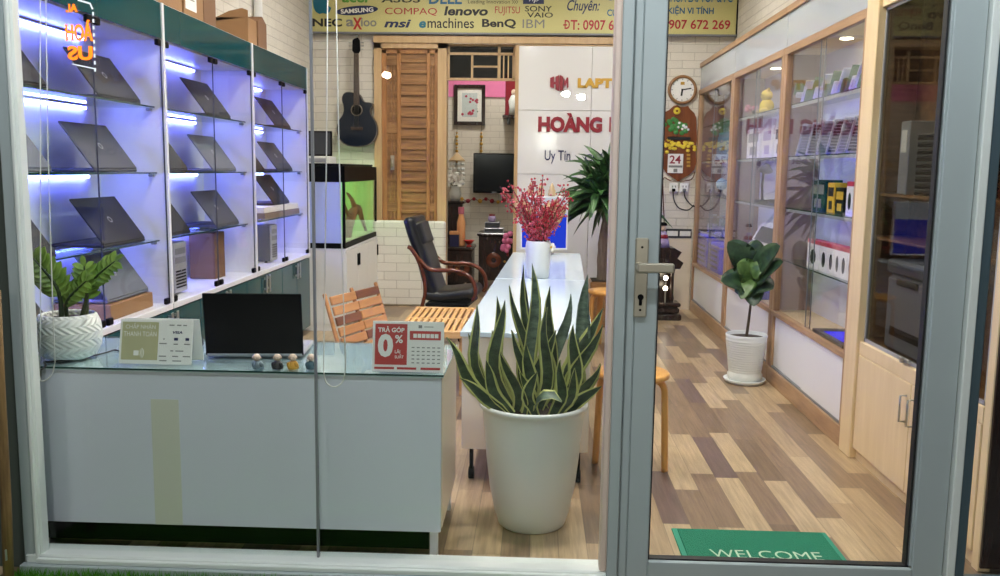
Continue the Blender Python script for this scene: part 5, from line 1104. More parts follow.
brand((('SONY', 525, 6, 552, 11.5), ('VAIO', 527, 12.5, 553, 17.5)), 'ink', bold=0.01)
brand((('NEC', 312.5, 18.5, 342, 26.5),), 'ink', bold=0.03); brand((('a', 346, 19.5, 354, 26.5), ('ioo', 361, 18, 376.5, 26.5)), 'ink_grey', bold=0.02); brand((('x', 353, 17.5, 362, 29.5),), 'red', bold=0.01)
brand((('msi', 384, 19.5, 411, 27.5),), 'ink_navy', bold=0.03, shear=0.25); brand((('e', 419, 21, 426, 28),), 'ink_teal', bold=0.04, shear=0.15); brand((('machines', 427.5, 18, 474, 28),), 'ink', bold=0.008)
brand((('BenQ', 482, 19, 516, 28.5),), 'ink', bold=0.03); brand((('IBM', 522.5, 19.5, 544.5, 28),), 'ink_grey')
brand((('Chuyên:', 567, 0, 600, 14),), 'ink_navy', shear=0.3, bold=0.012); brand((('CHỮA LAPTOP & PC', 665, -9, 733, 2), ('CUNG CẤP LINH', 607, 6, 664, 16), ('KIỆN VI TÍNH', 668, 5.5, 714, 15.5)), 'ink_blue', bold=0.02); brand((('CÀI ĐẶT, SỬA', 607, -9, 662, 2.5),), 'ink_blue')
brand((('T: 0907 6', 570.5, 20, 614, 30), ('D', 564.5, 20, 570, 29), ('0907 672 269', 662.5, 20, 730.5, 29)), 'ink_red', bold=0.018); brand((('-', 563.2, 24.2, 567, 25.6),), 'ink_red')
def px_poly(mb, pts, d0, d1, Y): 
    q = [at(x, y, Y=Y) for x, y in pts]; mb.prism([(p.x, p.z) for p in q], d0, d1, FACE_Y(Y)); return mb
b = px_poly(MB(), [(357 + 21 * math.cos(a) , 10.5 + 4.6 * math.sin(a) - 1.6 * math.cos(a)) for a in [-2 * PI * k / 36 for k in range(36)]], 0, 0.003, YT); obj('oval_badge', b, 'ink_navy', t, True)
b = MB(); q = at(357, 10.5, Y=YT - 0.004); write(b, 'SAMSUNG', T(q.x, YT - 0.0035, q.z) @ RX(PI / 2) @ RZ(0.07), -0.165, 0.165, -0.022, 0.022, ex=0.01, bold=0.03); obj('lettering', b, 'paper', t, True)
b = px_poly(MB(), [(523, 4), (544, 4), (544, -6), (523, -6)], 0, 0.003, YT); obj('blue_badge', b, 'ink_navy', t, True)
b = MB(); write_px(b, 'hp', 529, -4, 539, 3, YT - 0.0035, shear=0.25, ex=0.01); obj('lettering', b, 'paper', t, True)
ap = [(313, 2), (313.5, -3), (317, -6), (321, -5), (325, -6.5), (329, -4), (330, -1), (327.5, 1), (327.3, 5), (331.5, 8), (329.5, 12), (326.5, 14), (323, 13), (319.5, 14), (316, 12), (313.8, 8)]
obj('fruit_badge', px_poly(MB(), ap[::-1], 0, 0.004, YT), 'ink_teal', t, True)
# white sign wall
YS = 9.16; t = thing('sign_board', (0.49, YS, 0), 'white panelled sign wall with maroon and gold shop lettering', 'sign')
sx0, sx1 = at(518.5, 100, Y=YS).x, 1.22; zs1 = at(560, 46, Y=YS).z
M['sign_white'] = plain('glossy_white_panel', (224, 222, 220), 0.12, var=0.02, scale=2)
zc = [0.02, at(560, 174.5, Y=YS).z, at(560, 110.5, Y=YS).z, zs1]; xv = at(591, 110, Y=YS).x
for i in range(3):
    for a, c in ((sx0, xv - 0.002), (xv + 0.002, sx1)): obj('panel', MB().box((a, YS, zc[i] + 0.002), (c, YS + 0.03, zc[i + 1] - 0.002), 0.002), 'sign_white', t, True)
obj('edge_trim', MB().box((sx0 - 0.02, YS - 0.004, 0.02), (sx0, YS + 0.03, zs1 + 0.01), 0.002).box((sx0 - 0.02, YS - 0.004, zs1), (sx1, YS + 0.03, zs1 + 0.012), 0.002), 'frame_wood', t, True)
b = MB(); YL = YS - 0.002
for pts in ([(550.2, 78), (554, 76.5), (554, 82), (555.5, 82), (555.5, 77), (559, 75), (559, 91), (555.5, 89.3), (555.5, 84.3), (554, 84.3), (554, 88.5), (550.2, 87)], [(559.6, 74.8), (563, 76.8), (563, 90), (559.6, 91)], [(563.6, 77), (565.2, 81), (566.8, 77.3), (568.4, 78), (568.4, 87), (566.8, 88.5), (566.6, 83), (565.2, 87), (563.8, 84), (563.6, 90)]): px_poly(b, pts[::-1], 0, 0.015, YL)
obj('hexagon_emblem', b, 'crimson', t, True)
b = MB(); write_px(b, 'LAPTOP', 577.5, 78.5, 633, 88, YL, bold=0.06, ex=0.08); obj('lettering', b, 'gold', t, True, label='gold raised letters')
b = MB(); write_px(b, 'HOÀNG', 538, 113.5, 602.5, 132, YL, bold=0.055, ex=0.06); write_px(b, 'MINH', 609, 117.5, 655, 132, YL, bold=0.02, ex=0.06); obj('lettering', b, 'crimson', t, True, label='maroon raised letters')
b = MB(); write_px(b, 'Uy Tín', 544.5, 150.5, 570.5, 163.5, YL, bold=0.004, ex=0.05); write_px(b, '- Chất Lượng', 578, 152.5, 640, 163.5, YL, bold=0.012, ex=0.05); obj('lettering', b, 'navy', t, True, label='navy script line')
# guitar on its hook
gp = at(357.5, 100, Y=9.10); t = thing('guitar', gp, 'black acoustic guitar hanging on the brick wall', 'guitar'); k = 9.1 / F_PX
half = [(0, -46), (9, -45), (15.5, -41), (19.5, -34), (20, -27), (18, -20.5), (14.5, -15.5), (13, -11), (13.2, -6), (14.5, -1), (14.3, 3), (12, 6.5), (8, 7.5), (4, 7), (2.5, 6.6)]
rgt = half; lft = [(-x, y) for x, y in half[1:-1]]
rgt = half[:6] + [(17.6, -20), (14.6, -15), (13.4, -11.5), (14.0, -8.5), (15.6, -5.8), (15.4, -3.4), (12.6, -2.4), (9, -2.2), (6, -0.5), (4, 3.5), (2.5, 5.5)]
rgt = [(v.x, v.y) for v in smooth_path([(x, y, 0) for x, y in rgt], 3)]; lft = [(-v.x, v.y) for v in smooth_path([(x, y, 0) for x, y in half], 3)][1:-1]
out = [(x * k, y * k) for x, y in rgt + [(-2.5, 6.6)] + lft[::-1]]
M['guitar'] = plain('black_guitar_lacquer', (24, 32, 44), 0.12, var=0.15, scale=4); M['guitar_edge'] = plain('pale_binding', (120, 110, 96), 0.4); M['fret'] = wood('dark_fretboard', (54, 38, 30), (82, 60, 46), 'z', 0.4)
b = MB().prism(out, -0.05, 0.045, RX(PI / 2), True); obj('body', b, 'guitar', t)
obj('binding', MB().prism([(x * 1.004, y * 1.004) for x, y in out], 0.0445, 0.0455, RX(PI / 2)), 'guitar_edge', t); obj('soundboard', MB().prism([(x * 0.975, y * 0.975 - 0.004) for x, y in out], 0.0455, 0.047, RX(PI / 2)), 'guitar', t)
hz = -10 * k
obj('soundhole', MB().lathe([(0, 0.0475), (0.050, 0.0475)], 28, RX(PI / 2) @ T(0, hz, 0)), 'black', t); obj('rosette', MB().lathe([(0.050, 0.0478), (0.060, 0.0478), (0.060, 0.047)][::-1], 32, RX(PI / 2) @ T(0, hz, 0)), 'guitar_edge', t)
obj('fretboard', MB().prism([(-0.029, hz + 0.05), (0.029, hz + 0.05), (0.022, 44.5 * k), (-0.022, 44.5 * k)], 0.047, 0.060, RX(PI / 2)), 'fret', t)
obj('neck', MB().prism([(-0.026, 5 * k), (0.026, 5 * k), (0.021, 44.5 * k), (-0.021, 44.5 * k)], 0.02, 0.0468, RX(PI / 2)), 'fret', t)
hd = obj('headstock', MB().prism([(-0.022, 44.5 * k), (0.022, 44.5 * k), (0.040, 47 * k), (0.036, 57 * k), (0.018, 59.5 * k), (-0.015, 58.5 * k), (-0.036, 57 * k), (-0.040, 47 * k)], 0.028, 0.048, RX(PI / 2)), 'black', t)
b = MB()
for sx in (-1, 1):
    for j in range(3): z = (48.5 + 3.2 * j) * k; b.cyl(0.005, 0, 0.03, 8, T(sx * 0.034, -0.038, z) @ RY(sx * PI / 2)).ball(0.010, (sx * 0.068, -0.038, z), (0.8, 0.5, 1), 10)
obj('tuning_pegs', b, 'steel', hd)
obj('bridge', MB().box((-0.06, -0.056, -29.5 * k), (0.06, -0.047, -26.5 * k), 0.003).box((-0.038, -0.060, -28.2 * k), (0.038, -0.056, -27.4 * k)), 'fret', t)
b = MB()
for j in range(6): x = -0.019 + 0.0076 * j; b.tube([(x * 1.2, -0.062, -28 * k), (x, -0.064, 44.5 * k)], 0.0008, 4)
obj('strings', b, 'steel', t); obj('hook', MB().tube([(0, -0.03, 59 * k), (0, -0.02, 62 * k), (0, 0.09, 63 * k)], 0.006, 6), 'steel', t)
# aquarium on its stand
tx0, tx1, ty0, ty1, tz0, tz1 = -2.285, -1.64, 7.60, 9.13, 0.725, 1.43
t = thing('aquarium_stand', (-1.96, 8.36, 0), 'white cupboard carrying the aquarium in the back left corner', 'cabinet')
obj('carcass', MB().box((tx0, ty0, 0.06), (tx1 - 0.006, ty1, 0.705), 0.002).box((tx0, ty0 + 0.01, 0.0), (tx1 - 0.03, ty1, 0.06)), 'white_mat', t, True); obj('top_slab', MB().box((tx0, ty0 - 0.006, 0.705), (tx1 + 0.006, ty1, 0.722), 0.002), 'white_lam', t, True)
for j in range(3):
    a, c = ty0 + 0.01 + j * 0.505, ty0 + 0.505 + j * 0.505
    d = obj('door', MB().box((tx1 - 0.006, a, 0.07), (tx1 + 0.010, c, 0.70), 0.002), 'white_mat', t, True); hy = c - 0.03 if j != 1 else a + 0.03
    obj('handle', MB().box((tx1 + 0.010, hy - 0.007, 0.53), (tx1 + 0.024, hy + 0.007, 0.64), 0.003), 'black', d, True)
M['tank_back'] = plain('green_tank_background', (168, 222, 142), 0.6, var=0.06, scale=2); M['tank_side'] = plain('pale_blue_tank_film', (176, 190, 236), 0.25, var=0.03, scale=2); M['gravel'] = plain('pale_green_sand', (168, 206, 140), 0.9, var=0.3, scale=120, bstr=0.6)
M['driftwood'] = wood('brown_driftwood', (52, 32, 16), (96, 66, 32), 'z', 0.7, 10); M['tank_lamp'] = emit('green_white_tank_light', (220, 255, 206), 60.0)
t = thing('aquarium', (-1.96, 8.36, tz0), 'black framed aquarium glowing green with driftwood inside', 'aquarium')
bf = MB()
for z0, z1 in ((tz0, tz0 + 0.045), (tz1 - 0.135, tz1)):
    bf.box((tx1 - 0.02, ty0, z0), (tx1, ty1, z1), 0.002).box((tx0, ty0, z0), (tx1 - 0.02, ty0 + 0.02, z1), 0.002)
for y in (ty0, ty1 - 0.02): bf.box((tx1 - 0.022, y, tz0), (tx1 + 0.001, y + 0.022, tz1), 0.002)
obj('frame', bf, 'black', t, True); obj('front_pane', MB().box((tx1 - 0.012, ty0 + 0.02, tz0 + 0.04), (tx1 - 0.006, ty1 - 0.02, tz1 - 0.13)), 'glass', t, True)
obj('end_panel', MB().box((tx0 + 0.01, ty0 + 0.006, tz0 + 0.04), (tx1 - 0.03, ty0 + 0.012, tz1 - 0.13)), 'tank_side', t, True); obj('background', MB().box((tx0, ty0 + 0.02, tz0 + 0.01), (tx0 + 0.01, ty1 - 0.02, tz1 - 0.03)).box((tx0, ty1 - 0.018, tz0 + 0.01), (tx1 - 0.03, ty1 - 0.006, tz1 - 0.03)), 'tank_back', t, True)
obj('sand', MB().box((tx0 + 0.012, ty0 + 0.025, tz0 + 0.004), (tx1 - 0.025, ty1 - 0.025, tz0 + 0.05)), 'gravel', t, True)
obj('hood', MB().box((tx0, ty0 + 0.002, tz1 + 0.0005), (tx1 - 0.02, ty1 - 0.1, tz1 + 0.022), 0.006), 'black', t, True); obj('lamp_tube', MB().tube([(-1.95, ty0 + 0.12, tz1 - 0.06), (-1.95, ty1 - 0.12, tz1 - 0.06)], 0.012, 10), 'tank_lamp', t, True)
t = thing('driftwood', (-1.74, 8.3, tz0 + 0.05), 'arched brown driftwood root standing in the aquarium', 'driftwood')
def DW(px, py, X=-1.74): return at(px, py, X=X)
obj('root', MB().tube(smooth_path([DW(347, 246), DW(349, 228), DW(352, 214), DW(358, 208), DW(362, 219), DW(366, 231), DW(369, 239)], 5), [v * 0.62 for v in (.05, .055, .05, .055, .06, .06, .07, .075, .07, .075, .08, .07, .065, .07, .06, .055, .05, .045, .04, .04, .035, .03, .03, .028, .025, .022, .02, .02, .018, .015, .01)], 10), 'driftwood', t, True)
obj('side_root', MB().tube(smooth_path([DW(356, 212), DW(352, 200), DW(347, 193)], 5), [.035, .03, .028, .025, .022, .02, .018, .016, .014, .012, .008], 8).tube(smooth_path([DW(353, 216), DW(348, 214), DW(345, 205)], 5), [.03, .028, .025, .022, .02, .018, .016, .014, .012, .01, .008], 8), 'driftwood', t, True)
# things on the aquarium
q0, q1 = at(314, 156, Y=8.2), at(331, 131, Y=8.2)
t = thing('radio_box', (q0.x, 8.3, tz1 + 0.022), 'white box on the aquarium hood under the small dark screen', 'box'); obj('case', MB().box((-2.22, 8.16, tz1 + 0.023), (q1.x - 0.01, 8.45, q0.z - 0.001), 0.004), 'white_mat', t, True); obj('front_grille', MB().box((-2.2, 8.157, tz1 + 0.035), (q1.x - 0.03, 8.16, q0.z - 0.02)), 'silver', t, True)
t = thing('small_screen', (q0.x, 8.25, q0.z), 'small dark screen standing above the aquarium', 'monitor'); obj('housing', MB().box((-2.22, 8.22, q0.z + 0.001), (q1.x, 8.25, q1.z), 0.004), 'black', t, True); obj('glass_face', MB().box((-2.21, 8.217, q0.z + 0.015), (q1.x - 0.012, 8.22, q1.z - 0.012)), 'dark_grey', t, True)
# small red-white charm left of the guitar
q = at(309.5, 96, Y=YB - 0.02); t = thing('wall_charm', q, 'small red and white charm pinned beside the cabinet end', 'ornament'); obj('tassel', MB().box((-0.025, -0.01, -0.09), (0.0, 0.01, 0.09), 0.006), 'red', t); obj('tag', MB().box((0.01, -0.008, -0.04), (0.045, 0.004, 0.03), 0.003), 'paper', t); obj('loop', MB().tube([(0, 0, 0.09), (0.01, 0.0, 0.14), (0.02, 0, 0.03)], 0.003, 5), 'red', t)
t = thing('drain_pipe', (at(306, 30, X=XW + 0.05).x, at(259, 5, X=XW + 0.04).y, TOPZ), 'white pipe running up the wall above the cabinets', 'pipe')
py_ = at(258, 5, X=XW + 0.04).y; obj('pipe', MB().tube([(XW + 0.04, py_, TOPZ + 0.001), (XW + 0.04, py_, ZC)], 0.035, 14), 'white_mat', t, True); obj('bracket', MB().box((XW, py_ - 0.045, 2.8), (XW + 0.08, py_ + 0.045, 2.83), 0.004), 'white_mat', t, True)

# wall clock, calendar plaque, sockets
YK = YB - 0.003; c = at(682, 90, Y=YK); r = at(696.5, 90, Y=YK).x - c.x
t = thing('wall_clock', c, 'round brown wall clock above the calendar plaque', 'clock')
obj('case', MB().lathe([(r * 0.80, 0.0), (r, 0.0), (r, 0.03), (r * 0.9, 0.045), (r * 0.80, 0.03)], 44, RX(PI / 2)), 'arm_brown', t) if 'arm_brown' in M else obj('case', MB().lathe([(r * 0.80, 0.0), (r, 0.0), (r, 0.03), (r * 0.9, 0.045), (r * 0.80, 0.03)], 44, RX(PI / 2)), 'door_slat', t)
obj('dial', MB().lathe([(0, 0.02), (r * 0.82, 0.02)][::-1], 40, RX(PI / 2)), 'paper', t)
def hand(b, ang, L, w): b.box((-w, -0.024, -0.01), (w, -0.022, L), 0, RY(ang))
b = MB(); hand(b, math.radians(80), r * 0.62, 0.006); hand(b, math.radians(187), r * 0.42, 0.009); obj('hands', b, 'ink', t)
b = MB()
for j in range(12): b.box((-0.004, -0.0215, r * 0.66), (0.004, -0.0205, r * 0.76), 0, RY(j * PI / 6))
obj('hour_marks', b, 'ink_grey', t); obj('gold_logo', MB().box((-0.02, -0.0225, r * 0.34), (0.02, -0.021, r * 0.54)), 'gold', t)
pts = [(673.5, 106), (677, 105), (680, 107), (684, 107), (688, 106), (689.5, 109), (694, 113), (696, 118), (696.5, 140), (695.5, 148), (696, 163), (694, 170), (689, 175), (683, 178), (678, 181.5), (673, 178), (666, 173), (662.5, 168), (664, 150), (663, 142), (662, 118), (665, 112), (669, 110)]
t = thing('calendar_plaque', at(680, 145, Y=YK), 'carved wooden calendar plaque with bonsai relief below the clock', 'calendar'); M['plaque'] = wood('glossy_red_brown_plaque', (96, 52, 30), (140, 82, 48), 'z', 0.2, 5)
obj('board', px_poly(MB(), pts[::-1], 0.0, 0.02, YK), 'plaque', t, True)
M['bonsai'] = plain('green_relief', (60, 128, 56), 0.5, var=0.3, scale=60); M['gold_relief'] = plain('yellow_relief', (232, 204, 60), 0.4, var=0.2, scale=60)
b = MB(); rr = random.Random(9)
for j in range(22): q = at(678 + rr.gauss(0, 6), 125 + rr.gauss(0, 4), Y=YK - 0.022); b.ball(0.028, q, (1, 0.3, 0.9), 8)
obj('bonsai_relief', b, 'bonsai', t, True); b = MB()
for j in range(9): q = at(685 + rr.gauss(0, 3), 127 + rr.gauss(0, 4), Y=YK - 0.028); b.ball(0.014, q, (1, 0.3, 1), 8)
obj('blossom_relief', b, 'paper', t, True); q0, q1 = at(667, 140, Y=YK), at(690, 137, Y=YK); obj('planter_relief', MB().box((q0.x, YK - 0.035, q0.z), (q1.x, YK - 0.0205, q1.z), 0.006), 'ink', t, True)
b = MB()
for j in range(30): q = at(664 + 30 * j / 29 + rr.gauss(0, .6), 145 + rr.gauss(0, 2.2), Y=YK - 0.022); b.ball(0.022, q, (1, 0.4, 0.8), 8)
obj('golden_relief', b, 'gold_relief', t, True); q = at(677, 111, Y=YK - 0.022); obj('medallion', MB().lathe([(0.012, 0.004), (0.036, 0.004), (0.036, 0)][::-1], 16, T(q.x, YK - 0.0205, q.z) @ RX(PI / 2)), 'gold_relief', t, True)
q0, q1 = at(667, 173, Y=YK), at(683, 154, Y=YK); obj('date_pad', MB().box((q0.x, YK - 0.03, q0.z), (q1.x, YK - 0.0205, q1.z), 0.002), 'paper', t, True)
b = MB(); write_px(b, '24', 669.5, 155.5, 681, 163.5, YK - 0.031, bold=0.02, ex=0.01); b2 = MB(); q0, q1 = at(668, 172, Y=YK), at(682, 165.5, Y=YK); b2.box((q0.x, YK - 0.0312, (q0.z + q1.z) / 2 + 0.012), (q1.x, YK - 0.0302, q1.z)).box((q0.x + 0.05, YK - 0.0312, q0.z), (q1.x - 0.05, YK - 0.0302, (q0.z + q1.z) / 2))
obj('lettering', b, 'crimson', t, True); obj('date_print', b2, 'ink_grey', t, True)
b = MB()
for j in range(4): q = at(688.5, 155 + 3.6 * j, Y=YK - 0.021); b.box((q.x - 0.018, YK - 0.0225, q.z - 0.012), (q.x + 0.018, YK - 0.0203, q.z + 0.012), 0.003)
obj('side_characters', b, 'gold', t, True)
for j, (px, lb) in enumerate(((673.5, 'left wall socket box under the calendar plaque'), (684, 'right wall socket box under the calendar plaque'))):
    q = at(px, 187.5, Y=YK); t = thing('wall_socket', q, lb, 'socket', 'wall sockets under the calendar'); obj('plate', MB().box((-0.042, -0.03, -0.045), (0.042, 0.0, 0.045), 0.004), 'white_mat', t); obj('slots', MB().box((-0.02, -0.032, 0.0), (-0.01, -0.03, 0.02)).box((0.01, -0.032, 0.0), (0.02, -0.03, 0.02)), 'ink_grey', t); obj('plug', MB().box((-0.02, -0.06, -0.04), (0.012, -0.0305, -0.01), 0.004), 'black' if j == 0 else 'mid_grey', t)
tag(obj('socket_cable', MB().tube(smooth_path([at(x, y, Y=YK - 0.05) for x, y in ((673, 189), (674, 200), (679, 208), (688, 210), (694, 205))], 6), 0.006, 6), 'cable'), 'black cable looping down from the left wall socket', 'cable')
tag(obj('socket_cable', MB().tube(smooth_path([at(x, y, Y=YK - 0.05) for x, y in ((684, 189), (685, 197), (690, 204), (695, 207))], 6), 0.006, 6), 'cable'), 'black cable running from the right wall socket to the cabinet', 'cable')
tag(obj('socket_cable', MB().tube(smooth_path([at(x, y, Y=YK - 0.03) for x, y in ((695, 172), (690, 180), (672, 181), (664, 178), (663, 190), (664.5, 230))], 6), 0.005, 6), 'arm_wood'), 'thin brown cable curving under the calendar plaque', 'cable')
tag(obj('wall_border', (lambda a, c: MB().box((a.x, YB - 0.012, a.z), (1.60, YB - 0.001, c.z), 0.001))(at(655, 237.5, Y=YB), at(655, 228.5, Y=YB)), 'dark_grey'), 'dark strip along the back wall beside the farthest glass cabinet', 'border')
z0 = at(680, 231, Y=YB).z; z1 = at(680, 236, Y=YB).z
o = bpy.data.objects['wall_border']; b = MB()
for j in range(3): x = 1.22 + 0.13 * j; b.box((x, YB - 0.014, z1), (x + 0.11, YB - 0.0122, z0))
obj('pale_inlay', b, 'paper', o)
zc_ = at(680, 239, Y=YB).z; struct('wall_dado', MB().box((1.225, YB - 0.02, 0), (1.60, YB - 0.001, zc_)), 'beige_lam')
# small carved house altar on the floor
AP = Vector((1.225, 8.62, 0)); t = thing('floor_altar', AP, 'dark carved floor altar with small lights at the end of the aisle', 'altar')
A_ = lambda px, py: at(px, py, Y=AP.y) - AP
obj('plinth', MB().box((-0.15, -0.12, 0.0), (0.19, 0.12, 0.06), 0.012).box((-0.14, -0.11, 0.06), (0.17, 0.11, 0.13), 0.02).box((-0.15, -0.115, 0.13), (0.18, 0.115, 0.17), 0.012), 'dark_wood', t)
for x in (-0.11, 0.10): obj('column', MB().lathe([(0.02, 0.17), (0.03, 0.20), (0.022, 0.24), (0.022, 0.44), (0.032, 0.48), (0.02, 0.5)], 16, T(x, 0, 0)), 'dark_wood', t)
obj('back_board', MB().box((-0.13, 0.08, 0.17), (0.13, 0.10, 0.50), 0.004), 'dark_wood', t)
obj('canopy', MB().prism([(-0.14, 0.50), (0.16, 0.50), (0.19, 0.56), (0.13, 0.60), (0.17, 0.66), (0.10, 0.70), (-0.10, 0.70), (-0.17, 0.66), (-0.12, 0.60), (-0.19, 0.56)], -0.11, 0.11, RX(PI / 2)), 'dark_wood', t)
for z in (0.31, 0.41): obj('bulb', MB().ball(0.022, (0.03, -0.09, z), (1, 1, 1), 12), 'bulb_glow' if 'bulb_glow' in M else 'spot', t)
obj('stem_lamp', MB().cyl(0.008, 0.17, 0.40, 8, T(0.03, -0.085, 0)), 'steel', t)
t = thing('statuette', AP + Vector((0.0, 0, 0.70)), 'small statuette in red and white standing on the floor altar', 'figurine')
obj('robe', MB().lathe([(0, 0), (0.07, 0), (0.06, 0.05), (0.045, 0.11), (0.03, 0.15), (0, 0.155)], 20), 'lilac', t); obj('sash', MB().lathe([(0.052, 0.085), (0.056, 0.09), (0.045, 0.12), (0.04, 0.12)], 20), 'crimson', t); obj('head', MB().ball(0.034, (0, -0.005, 0.185), (0.9, 0.95, 1.05), 16), 'skin_clay', t); obj('hat', MB().lathe([(0.03, 0.205), (0.042, 0.21), (0.03, 0.235), (0, 0.24)], 16), 'black', t)

# ------------------------------------------------------------------ the room beyond
YF = 11.39
q0, q1 = at(454, 125, Y=YF), at(485.5, 85, Y=YF); t = thing('framed_picture', ((q0.x + q1.x) / 2, YF, (q0.z + q1.z) / 2), 'dark framed flower picture on the far wall', 'picture'); w2, h2 = (q1.x - q0.x) / 2, (q1.z - q0.z) / 2
b = MB()
for sx in (-1, 1): b.box((sx * w2 - sx * 0.045 if sx > 0 else -w2, -0.035, -h2), (w2 if sx > 0 else -w2 + 0.045, -0.001, h2), 0.006)
for sz in (-1, 1): b.box((-w2 + 0.045, -0.035, sz * h2 - (0.045 if sz > 0 else 0)), (w2 - 0.045, -0.001, sz * h2 + (0.045 if sz < 0 else 0)), 0.006)
obj('frame', b, 'dark_wood', t); obj('mount', MB().box((-w2 + 0.045, -0.012, -h2 + 0.045), (w2 - 0.045, -0.002, h2 - 0.045)), 'paper', t)
M['pic_bg'] = plain('pale_blue_picture', (196, 206, 206), 0.6, var=0.1, scale=20); M['pic_rose'] = plain('rose_paint', (176, 56, 80), 0.6, var=0.2, scale=60); M['pic_leaf'] = plain('grey_green_paint', (96, 116, 108), 0.6, var=0.2, scale=60)
obj('painting', MB().box((-w2 + 0.10, -0.014, -h2 + 0.10), (w2 - 0.10, -0.012, h2 - 0.10)), 'pic_bg', t); rr = random.Random(2); b, b2 = MB(), MB()
for j in range(7): b.ball(0.016, (rr.uniform(-.05, .10), -0.014, h2 - 0.14 - rr.uniform(0, .08)), (1, 0.05, 1), 8); b.ball(0.018, (rr.uniform(-.10, .10), -0.014, -h2 + 0.13 + rr.uniform(0, .05)), (1, 0.05, 1), 8)
for j in range(22): b2.ball(0.014, (rr.uniform(-.1, .10), -0.0135, rr.uniform(-.12, .13)), (1.4, 0.04, 0.8), 8)
obj('painted_roses', b, 'pic_rose', t); obj('painted_leaves', b2, 'pic_leaf', t)
q0, q1 = at(473, 193, Y=11.2), at(516, 153.5, Y=11.2); t = thing('television', ((q0.x + q1.x) / 2, 11.25, (q0.z + q1.z) / 2), 'flat black television on the far wall of the back room', 'television'); w2, h2 = (q1.x - q0.x) / 2, (q1.z - q0.z) / 2
obj('housing', MB().box((-w2, -0.03, -h2), (w2, 0.02, h2), 0.006), 'black', t); obj('screen', MB().box((-w2 + 0.014, -0.032, -h2 + 0.025), (w2 - 0.014, -0.03, h2 - 0.014)), 'black_gloss', t); obj('wall_bracket', MB().box((-0.1, 0.02, -0.08), (0.1, 0.138, 0.08)), 'dark_grey', t); obj('logo_bar', MB().box((-0.03, -0.033, -h2 + 0.008), (0.03, -0.031, -h2 + 0.016)), 'silver', t)
for j, (px, lb) in enumerate(((457, 'beaded string ornament hanging below the picture, left'), (481.5, 'beaded string ornament hanging above the television'))):
    q = at(px, 125, Y=YF - 0.04); t = thing('bead_string', q, lb, 'ornament', 'beaded strings under the picture'); b = MB()
    for k2 in range(9): b.ball(0.022 if k2 % 2 else 0.014, (0, 0, -0.10 - 0.045 * k2), (1, 1, 1), 8)
    obj('beads', b, 'gold', t); obj('string', MB().tube([(0, 0, 0.0), (0, 0, -0.5)], 0.003, 5), 'cable', t)
q = at(457, 160, Y=11.25); t = thing('mobile_ornament', q, 'conical hanging mobile ornament at the left of the back room', 'ornament')
obj('cone_cap', MB().lathe([(0.0, 0.10), (0.10, 0.0), (0.10, -0.015), (0, 0.08)], 20), 'dry', t); b = MB()
for j in range(10): a = 2 * PI * j / 10; [b.ball(0.016, (0.085 * math.cos(a), 0.085 * math.sin(a), -0.05 - 0.06 * k2), (1, 1, 1.3), 8) for k2 in range(5)]
obj('shell_strands', b, 'ceramic', t)
# wall altar shelf and its statue
q0, q1 = at(503, 116, Y=11.2), at(518, 80, Y=11.2); t = thing('wall_altar', ((q0.x + q1.x) / 2, 11.25, q0.z), 'dark red wooden wall altar high in the back room', 'altar')
obj('shelf', MB().box((q0.x, 11.0, q0.z - 0.03), (0.05, 11.39, q0.z), 0.005), 'dark_wood', t, True); obj('back_board', MB().box((q0.x + 0.02, 11.34, q0.z + 0.001), (0.05, 11.37, q1.z + 0.1), 0.005), 'crimson', t, True); obj('bracket', MB().box((q0.x + 0.05, 11.1, q0.z - 0.10), (q0.x + 0.09, 11.38, q0.z - 0.031)), 'dark_wood', t, True)
q = at(513.5, 112, Y=11.15); t = thing('altar_statue', (q.x, 11.15, q0.z), 'white statue standing on the wall altar', 'statue'); obj('robe', MB().lathe([(0, 0.0), (0.06, 0.0), (0.055, 0.1), (0.065, 0.18), (0.03, 0.25), (0, 0.25)], 18), 'ceramic', t); obj('head', MB().ball(0.035, (0, 0, 0.285), (0.9, 0.9, 1.1), 14), 'skin_clay', t)
# dark carved cabinets in the back room
def carved(x0, x1, y0, y1, h, label):
    t = thing('carved_cabinet', ((x0 + x1) / 2, (y0 + y1) / 2, 0), label, 'cabinet', 'dark carved cabinets of the back room')
    obj('body', MB().box((x0 + 0.02, y0 + 0.02, 0.10), (x1 - 0.02, y1, h - 0.04), 0.008), 'dark_wood', t, True); obj('top', MB().box((x0, y0, h - 0.04), (x1, y1, h), 0.012), 'dark_wood', t, True)
    for x in (x0 + 0.05, x1 - 0.05):
        for y in (y0 + 0.05, y1 - 0.05): obj('foot', MB().lathe([(0.03, 0), (0.045, 0.03), (0.03, 0.10)], 14, T(x, y, 0)), 'dark_wood', t, True)
    xm = (x0 + x1) / 2
    for a, c in ((x0 + 0.04, xm - 0.005), (xm + 0.005, x1 - 0.04)):
        d = obj('door', MB().box((a, y0 + 0.008, 0.14), (c, y0 + 0.02, h - 0.08), 0.005), 'dark_wood', t, True); obj('carving', MB().lathe([(0.03, 0), (0.07, 0.012), (0.09, 0)], 18, T((a + c) / 2, y0 + 0.008, h * 0.52) @ RX(PI / 2)), 'arm_wood', d, True); obj('knob', MB().ball(0.014, (c - 0.03 if a < xm - 0.1 else a + 0.03, y0 - 0.002, h * 0.5), (1, 1, 1), 10), 'gold', d, True)
    return t
c0, c1 = at(447, 247, Y=10.3), at(473.5, 247, Y=10.3); carved(c0.x - 0.15, c1.x, 10.3, 10.8, c0.z, 'dark carved cabinet at the left of the back room, under the blue box')
c0b, c1b = at(477, 233, Y=10.55), at(518, 233, Y=10.55); carved(c0b.x, c1b.x + 0.25, 10.55, 11.05, c0b.z, 'dark carved cabinet under the television in the back room')
